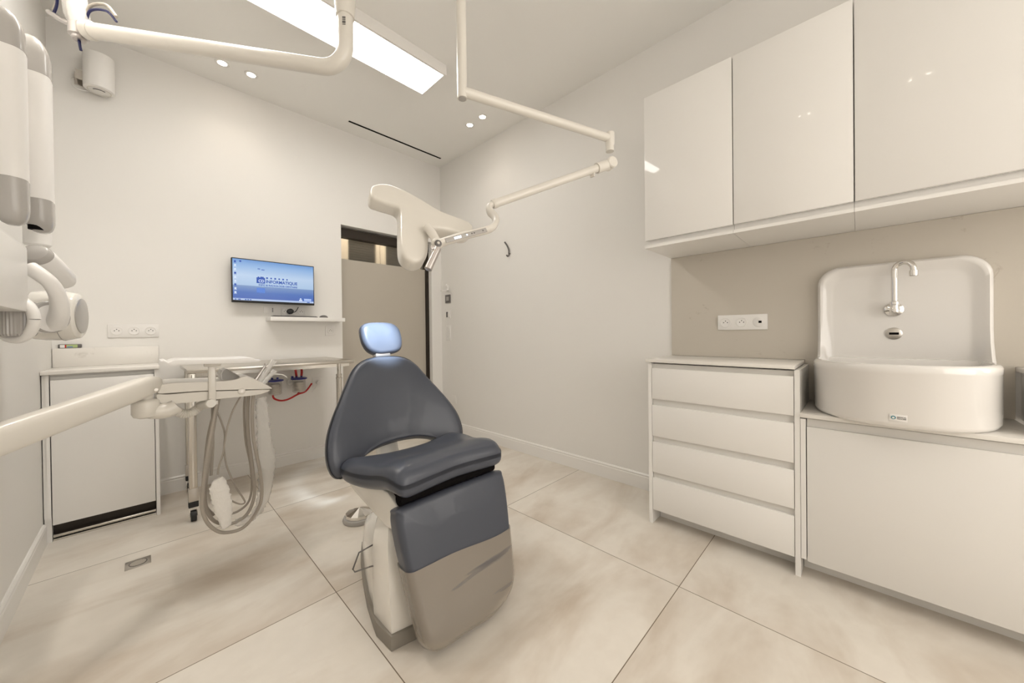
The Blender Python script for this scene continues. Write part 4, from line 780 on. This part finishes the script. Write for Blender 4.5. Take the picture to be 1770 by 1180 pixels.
# ------------------------------------------------------------------ operating lamp on its ceiling arms
def lamp():
    pb = V((0.8493, 1.0716, 1.9637)); t = thing('dental_lamp', 'white three-lobed dental operating lamp on long cream ceiling arms', 'lamp', (pb.x, pb.y, ZC))
    a0 = pb + V(0, 0, .015)
    MB().tube([pb + V(0, 0, -.012), (pb.x, pb.y, ZC)], .0185, 20).build('ceiling_post', 'plastic', t)
    MB().lathe((pb.x, pb.y, ZC), (0, 0, -1), [(.09, 0), (.09, .03), (.05, .045)], 30).build('ceiling_flange', 'plastic', t)
    MB().lathe(pb + V(0, 0, -.0125), (0, 0, -1), [(.0145, 0), (.0145, .002)], 20).build('end_cap', 'grey', t)
    a1 = V((1.5463, 0.8415, 1.9492)); a1.z = a0.z
    MB().tube([a0, a1], .0185, 20).build('horizontal_arm', 'plastic', t)
    k0 = V((1.5471, 0.8399, 1.8588)); k0.x, k0.y = a1.x, a1.y
    MB().lathe(a1 + V(0, 0, .028), (0, 0, -1), [(.017, 0), (.022, .004), (.022, .055), (.019, .06), (.019, .09)], 24).build('pivot', 'plastic', t)
    s1 = V((1.0275, 1.1001, 1.6053)); d = (s1 - k0).normalized(); sd = d.cross(V(0, 0, 1)).normalized()
    m = MB().lathe(k0 - sd * .027, sd, [(.022, 0), (.026, .004), (.026, .05), (.022, .054)], 26); m.tube([k0, k0 + d * .08], .0245, 20); m.build('knuckle', 'plastic', t)
    MB().tube([k0 + d * .07, s1], .0180, 20).lathe(s1 - d * .02, d, [(.0185, 0), (.0195, .003), (.0195, .02), (.018, .022)]).box((-.004, -.012, -.01), (.004, .012, .01), .003, at=k0 + d * .105 + V(0, 0, -.024)).build('spring_arm', 'plastic', t)
    c = [s1, V((1.0138, 1.1069, 1.5939)), V((1.0085, 1.0978, 1.5687)), V((1.0113, 1.0732, 1.5444)), V((1.0005, 1.0553, 1.5143)), V((0.9683, 1.0451, 1.4822)), V((0.9324, 1.0532, 1.4654)), V((0.8440, 1.0721, 1.4323)), V((0.7685, 1.0850, 1.3997)), V((0.7436, 1.0891, 1.3899))]
    MB().tube(c, [.016, .018, .018, .018, .018, .0185, .019, .0195, .0195, .017], 20, 7, flat=.72, upv=(0, 0, 1)).build('curved_yoke', 'plastic', t)
    # control strip on the yoke
    q0, q1 = V((0.7609, 1.0671, 1.3992)), V((0.9303, 1.0338, 1.4654)); dd = (q1 - q0).normalized(); sv = V(-FW.x, -FW.y, 0).normalized(); sv = (sv - dd * sv.dot(dd)).normalized(); uu = dd.cross(sv)
    Rm = Matrix((dd, sv, uu)).transposed(); L = (q1 - q0).length
    st = MB().box((0, -.001, -.0085), (L, .0022, .0085), .002, rot=Rm, at=q0).build('control_strip', 'grey', t)
    MB().box((L * .20, 0, -.004), (L * .36, .0032, .004), .001, rot=Rm, at=q0).build('indicator', 'lit', st)
    for s in (.5, .62, .68, .9): MB().lathe(q0 + dd * L * s + sv * .0022, sv, [(.0028, 0), (.0028, .001)], 10).build('button', 'lit' if s == .5 else 'dgrey', st)
    b = MB().lathe(V((0.7332, 1.0739, 1.3853)), sv, [(.013, 0), (.013, .004), (.009, .006)], 20).build('round_button', 'dgrey', t)
    MB().lathe(V((0.7332, 1.0739, 1.3853)) + sv * .006, sv, [(.005, 0), (.005, .0015)], 16).build('button_centre', 'inox', b)
    MB().sphere(V((0.7479, 1.0990, 1.3924)), .022).tube([V((0.7479, 1.0990, 1.3924)), V((0.7423, 1.1195, 1.4291)), V((0.7334, 1.1433, 1.4599))], .016, 16, 4).build('head_joint', 'plastic', t)
    # silver grip
    g0, g1 = V((0.7319, 1.0723, 1.3684)), V((0.6899, 1.0717, 1.2893))
    MB().lathe(g0, g1 - g0, [(.012, 0), (.0125, .004), (.0125, .02), (.0135, (g1 - g0).length), (.009, (g1 - g0).length + .003)], 6 * 4).build('grip', 'silver', t)
    MB().box((-.02, -.003, -.006), (.02, .003, .006), .002, rot=Rm, at=V((0.7234, 1.0739, 1.3734))).build('grip_clip', 'silver', t)
    # lamp head
    n = V(.16, .80, -.50).normalized(); C = V((0.7056, 1.2010, 1.4969))
    ol = [(0.6074, 1.3030, 1.6287), (0.5881, 1.2904, 1.6023), (0.5847, 1.2697, 1.5681), (0.6159, 1.2572, 1.5581), (0.6664, 1.2402, 1.5471), (0.6687, 1.2193, 1.5144), (0.6420, 1.1725, 1.4310), (0.6229, 1.1314, 1.3590), (0.6321, 1.1095, 1.3270), (0.6606, 1.0977, 1.3173), (0.6969, 1.1002, 1.3328), (0.7227, 1.1173, 1.3684), (0.7457, 1.1478, 1.4246), (0.7692, 1.1674, 1.4636), (0.8112, 1.1670, 1.4764), (0.8654, 1.1541, 1.4731), (0.9080, 1.1420, 1.4672), (0.9415, 1.1423, 1.4784), (0.9683, 1.1554, 1.5080), (0.9617, 1.1735, 1.5349), (0.9248, 1.1886, 1.5472), (0.8424, 1.2184, 1.5686), (0.7742, 1.2584, 1.6107), (0.7169, 1.2865, 1.6373), (0.6591, 1.3052, 1.6488)]
    ol = [V(p) for p in ol]
    P = spline(ol, 5, True); cen = V((0.7350, 1.2085, 1.5184))
    rs = []
    for w_, ins in ((-.0015, .017), (-.001, .013), (.0, .008), (.004, .003), (.010, .0005), (.018, 0), (.050, .001), (.056, .002), (.058, .006)):
        ring = []
        for i, p in enumerate(P):
            tg = (P[(i + 1) % len(P)] - P[i - 1]).normalized(); inn = n.cross(tg).normalized()
            if (cen - p).dot(inn) < 0 and False: inn = -inn
            ring.append(p + inn * ins * LS + n * w_)
        rs.append(ring)
    m = MB(); m.loft(rs); m.build('lamp_head', 'plastic', t, ang=60)
    # lenses on the lighting side
    for k, s in enumerate((.022, .022, .020)):
        p = V({0: (0.6353, 1.2774, 1.5966), 1: (0.6733, 1.1329, 1.3776), 2: (0.9108, 1.1637, 1.5028)}[k]) + n * .0582
        MB().lathe(p, n, [(s, 0), (s, .003), (s * .8, .004)], 28).build('reflector', 'chrome', t)
        MB().lathe(p + n * .0042, n, [(s * .7, 0), (s * .7, .001)], 24).build('lens', 'lit', t)
    l = bpy.data.lights.new('beam', 'SPOT'); l.energy = LAMP_WATT; l.color = (.72, .86, 1.0); l.spot_size = math.radians(26); l.spot_blend = .9; l.shadow_soft_size = .02
    b = bpy.data.objects.new('beam', l); S.collection.objects.link(b); b.parent = t
    src = V((0.6834, 1.2121, 1.5075)) + n * .075; tgt = V(.80, 1.67, 1.045); b.location = src - t.location
    b.rotation_euler = (tgt - src).to_track_quat('-Z', 'Y').to_euler()
M['lit'] = mat('lamp lens', (.9, .95, 1), .1, emit=(.75, .88, 1), es=3); LS = -1; LAMP_WATT = 150
lamp()

# ------------------------------------------------------------------ x-ray unit on the left wall
def xray():
    t = thing('x_ray_unit', 'white wall-mounted dental X-ray unit with folded arms at the left edge', 'x-ray unit', (XL, 1.75, 1.2))
    def folded(c, cx_, D, ztop_y, zbot_y, y_cap1, y_cap2, rw, rd, sx):
        c = V(c); r = V(RT.x, RT.y, 0).normalized(); f = V(FW.x, FW.y, 0).normalized(); k = D / 617.37
        # arm seen edge-on; cross-section a rounded rectangle aligned with the wall
        lx = V(1, 0, 0); ly = V(0, 1, 0)
        def Z(y): return 1.065 + (578.97 - y + (cx_ - 885) * -.0117) * k
        def sec(z, a, b, sh=0): return [V(c.x, c.y, z) + lx * (math.copysign(abs(math.cos(q)) ** .7, math.cos(q)) * a + sh) + ly * math.copysign(abs(math.sin(q)) ** .7, math.sin(q)) * b for q in [2 * PI * i / 28 for i in range(28)]]
        zt, z1, z2, zb = Z(ztop_y), Z(y_cap1), Z(y_cap2), Z(zbot_y)
        body = MB().loft([sec(z1, rw, rd), sec(z2, rw, rd)]).build('arm', 'white', t)
        h = zt - z1; rs = [sec(z1 + .0005, rw * 1.01, rd * 1.01)]
        for q in range(1, 9):
            s = math.sin(PI / 2 * q / 8); w_ = math.cos(PI / 2 * q / 8) ; rs.append(sec(z1 + h * (.35 + .65 * s), rw * max(w_, .12) ** .8, rd * max(w_, .12) ** .8, -rw * (1 - max(w_, .12) ** .8) * sx))
        MB().loft(rs).build('arm_cap', 'grey', t, ang=60)
        h = z2 - zb; rs = [sec(z2 - .0005, rw * 1.01, rd * 1.01)]
        for q in range(1, 9):
            s = math.sin(PI / 2 * q / 8); w_ = math.cos(PI / 2 * q / 8); rs.append(sec(z2 - h * (.45 + .55 * s), rw * max(w_, .15) ** .6, rd * max(w_, .15) ** .6, rw * .15 * s))
        MB().loft(rs).build('arm_cap', 'grey', t, ang=60)
        return c, Z
    c1_, Z1 = folded((-0.2770, 1.8375, 1.2139), 20, 1.08, 22, 392, 92, 314, .036, .042, .5)
    c2_, Z2 = folded((-0.2521, 2.0705, 1.2375), 70, 1.26, 72, 406, 140, 352, .034, .050, .5)
    MB().tube([(c1_.x - .01, c1_.y, Z1(90)), (c1_.x - .02, c1_.y + .08, Z1(105)), (c2_.x - .02, c2_.y, Z2(130))], .012, 14, 4).build('top_link', 'grey', t)
    # flat white control housing on the wall
    MB().box((XL + .001, 1.30, 1.148), (-.252, 1.872, 1.345), .002).build('control_box', 'satin', t)
    tp = MB().prism([(XL + .001, 1.30, 1.345), (-.253, 1.30, 1.345), (-.253, 1.872, 1.345), (XL + .001, 1.872, 1.345)], (0, 0, .004)); tp.build('box_lid', 'satin', t)
    # joint below the second arm
    MB().lathe(V((-0.2560, 2.0482, 1.4920)), (0, 0, -1), [(.018, -.02), (.018, .05)], 18).build('joint_pin', 'dark', t)
    MB().lathe(V((-0.2781, 2.2433, 1.5068)), (0, 0, -1), [(.030, 0), (.034, .004), (.034, .085), (.030, .09)], 26).build('joint_tube', 'white', t)
    a, b = V((-0.2482, 2.0100, 1.3447)), V((-0.2100, 2.1137, 1.2833)); ax = (b - a).normalized()
    MB().lathe(a, ax, [(.020, -.004), (.036, 0), (.039, .01), (.038, (b - a).length), (.030, (b - a).length + .02)], 30).build('angled_link', 'white', t)
    MB().lathe(a, -ax, [(.037, -.001), (.037, .010), (.032, .022), (.020, .028)], 30).build('link_end', 'grey', t)
    # fork arm sweeping to the head
    MB().tube([V((-0.2574, 1.9329, 1.2956)), V((-0.2361, 1.9251, 1.2745)), V((-0.2137, 1.9305, 1.2468)), V((-0.2015, 1.9462, 1.2064)), V((-0.2014, 1.9743, 1.1529)), V((-0.2151, 2.0168, 1.1100))], [.022, .021, .020, .020, .024, .026], 18, 7).build('fork', 'white', t)
    # tube head lying on its side
    h0 = V((-0.2875, 2.2210, 1.1511)); ax = V(.985, -.17, 0).normalized(); L = .118; h1 = h0 + ax * L
    hd = MB().lathe(h0, ax, [(.030, -.02), (.070, -.012), (.090, .005), (.094, .03), (.095, L * .60), (.097, L * .64), (.088, L * .95), (.080, L)], 40).build('tube_head', 'shell', t)
    MB().lathe(h1, ax, [(.068, 0), (.068, .003), (.056, .005)], 36).build('end_dial', 'grey', hd)
    MB().lathe(h0, ax, [(.0972, L * .64), (.0974, L * .65), (.0970, L * .66)], 40, cap=False).build('seam_ring', 'grey', hd)
    # angle scale ring and ribbed collimator
    s0 = V((-0.2261, 2.0068, 1.1377)); 
    MB().lathe(s0, RT, [(.052, -.007), (.0545, -.005), (.0545, .005), (.052, .007)], 36).build('angle_scale', 'grey', t)
    MB().lathe(V((-0.2763, 2.0585, 1.1345)), RT, [(.040, -.02), (.052, 0), (.052, .062), (.046, .080)], 36).build('swivel', 'white', t)
    cc = V((-0.2796, 1.8968, 1.1249)); m = MB(); rs = []
    for z, q in ((.055, .038), (.05, .040), (-.045, .040), (-.052, .036)):
        rs.append([cc + V((q + (.0016 if i % 2 else 0)) * math.cos(2 * PI * i / 72), (q + (.0016 if i % 2 else 0)) * math.sin(2 * PI * i / 72), z) for i in range(72)])
    m.loft(rs); m.build('ribbed_barrel', 'grey', t, ang=20)
    m = MB(); q = [cc + RT * (.058 * math.cos(a)) + V(0, 0, 1) * (.062 * math.sin(a)) for a in [2 * PI * i / 32 for i in range(33)]]
    m.tube(q, .014, 12); m.build('ring_guard', 'white', t)
    MB().box((XL + .001, 1.40, 1.36), (c1_.x + .01, 1.50, 1.9), .01).build('wall_plate', 'satin', t)
    MB().box((XL + .001, c1_.y - .03, Z1(300)), (c1_.x, c1_.y + .03, Z1(250)), .008).build('wall_link', 'white', t)
xray()
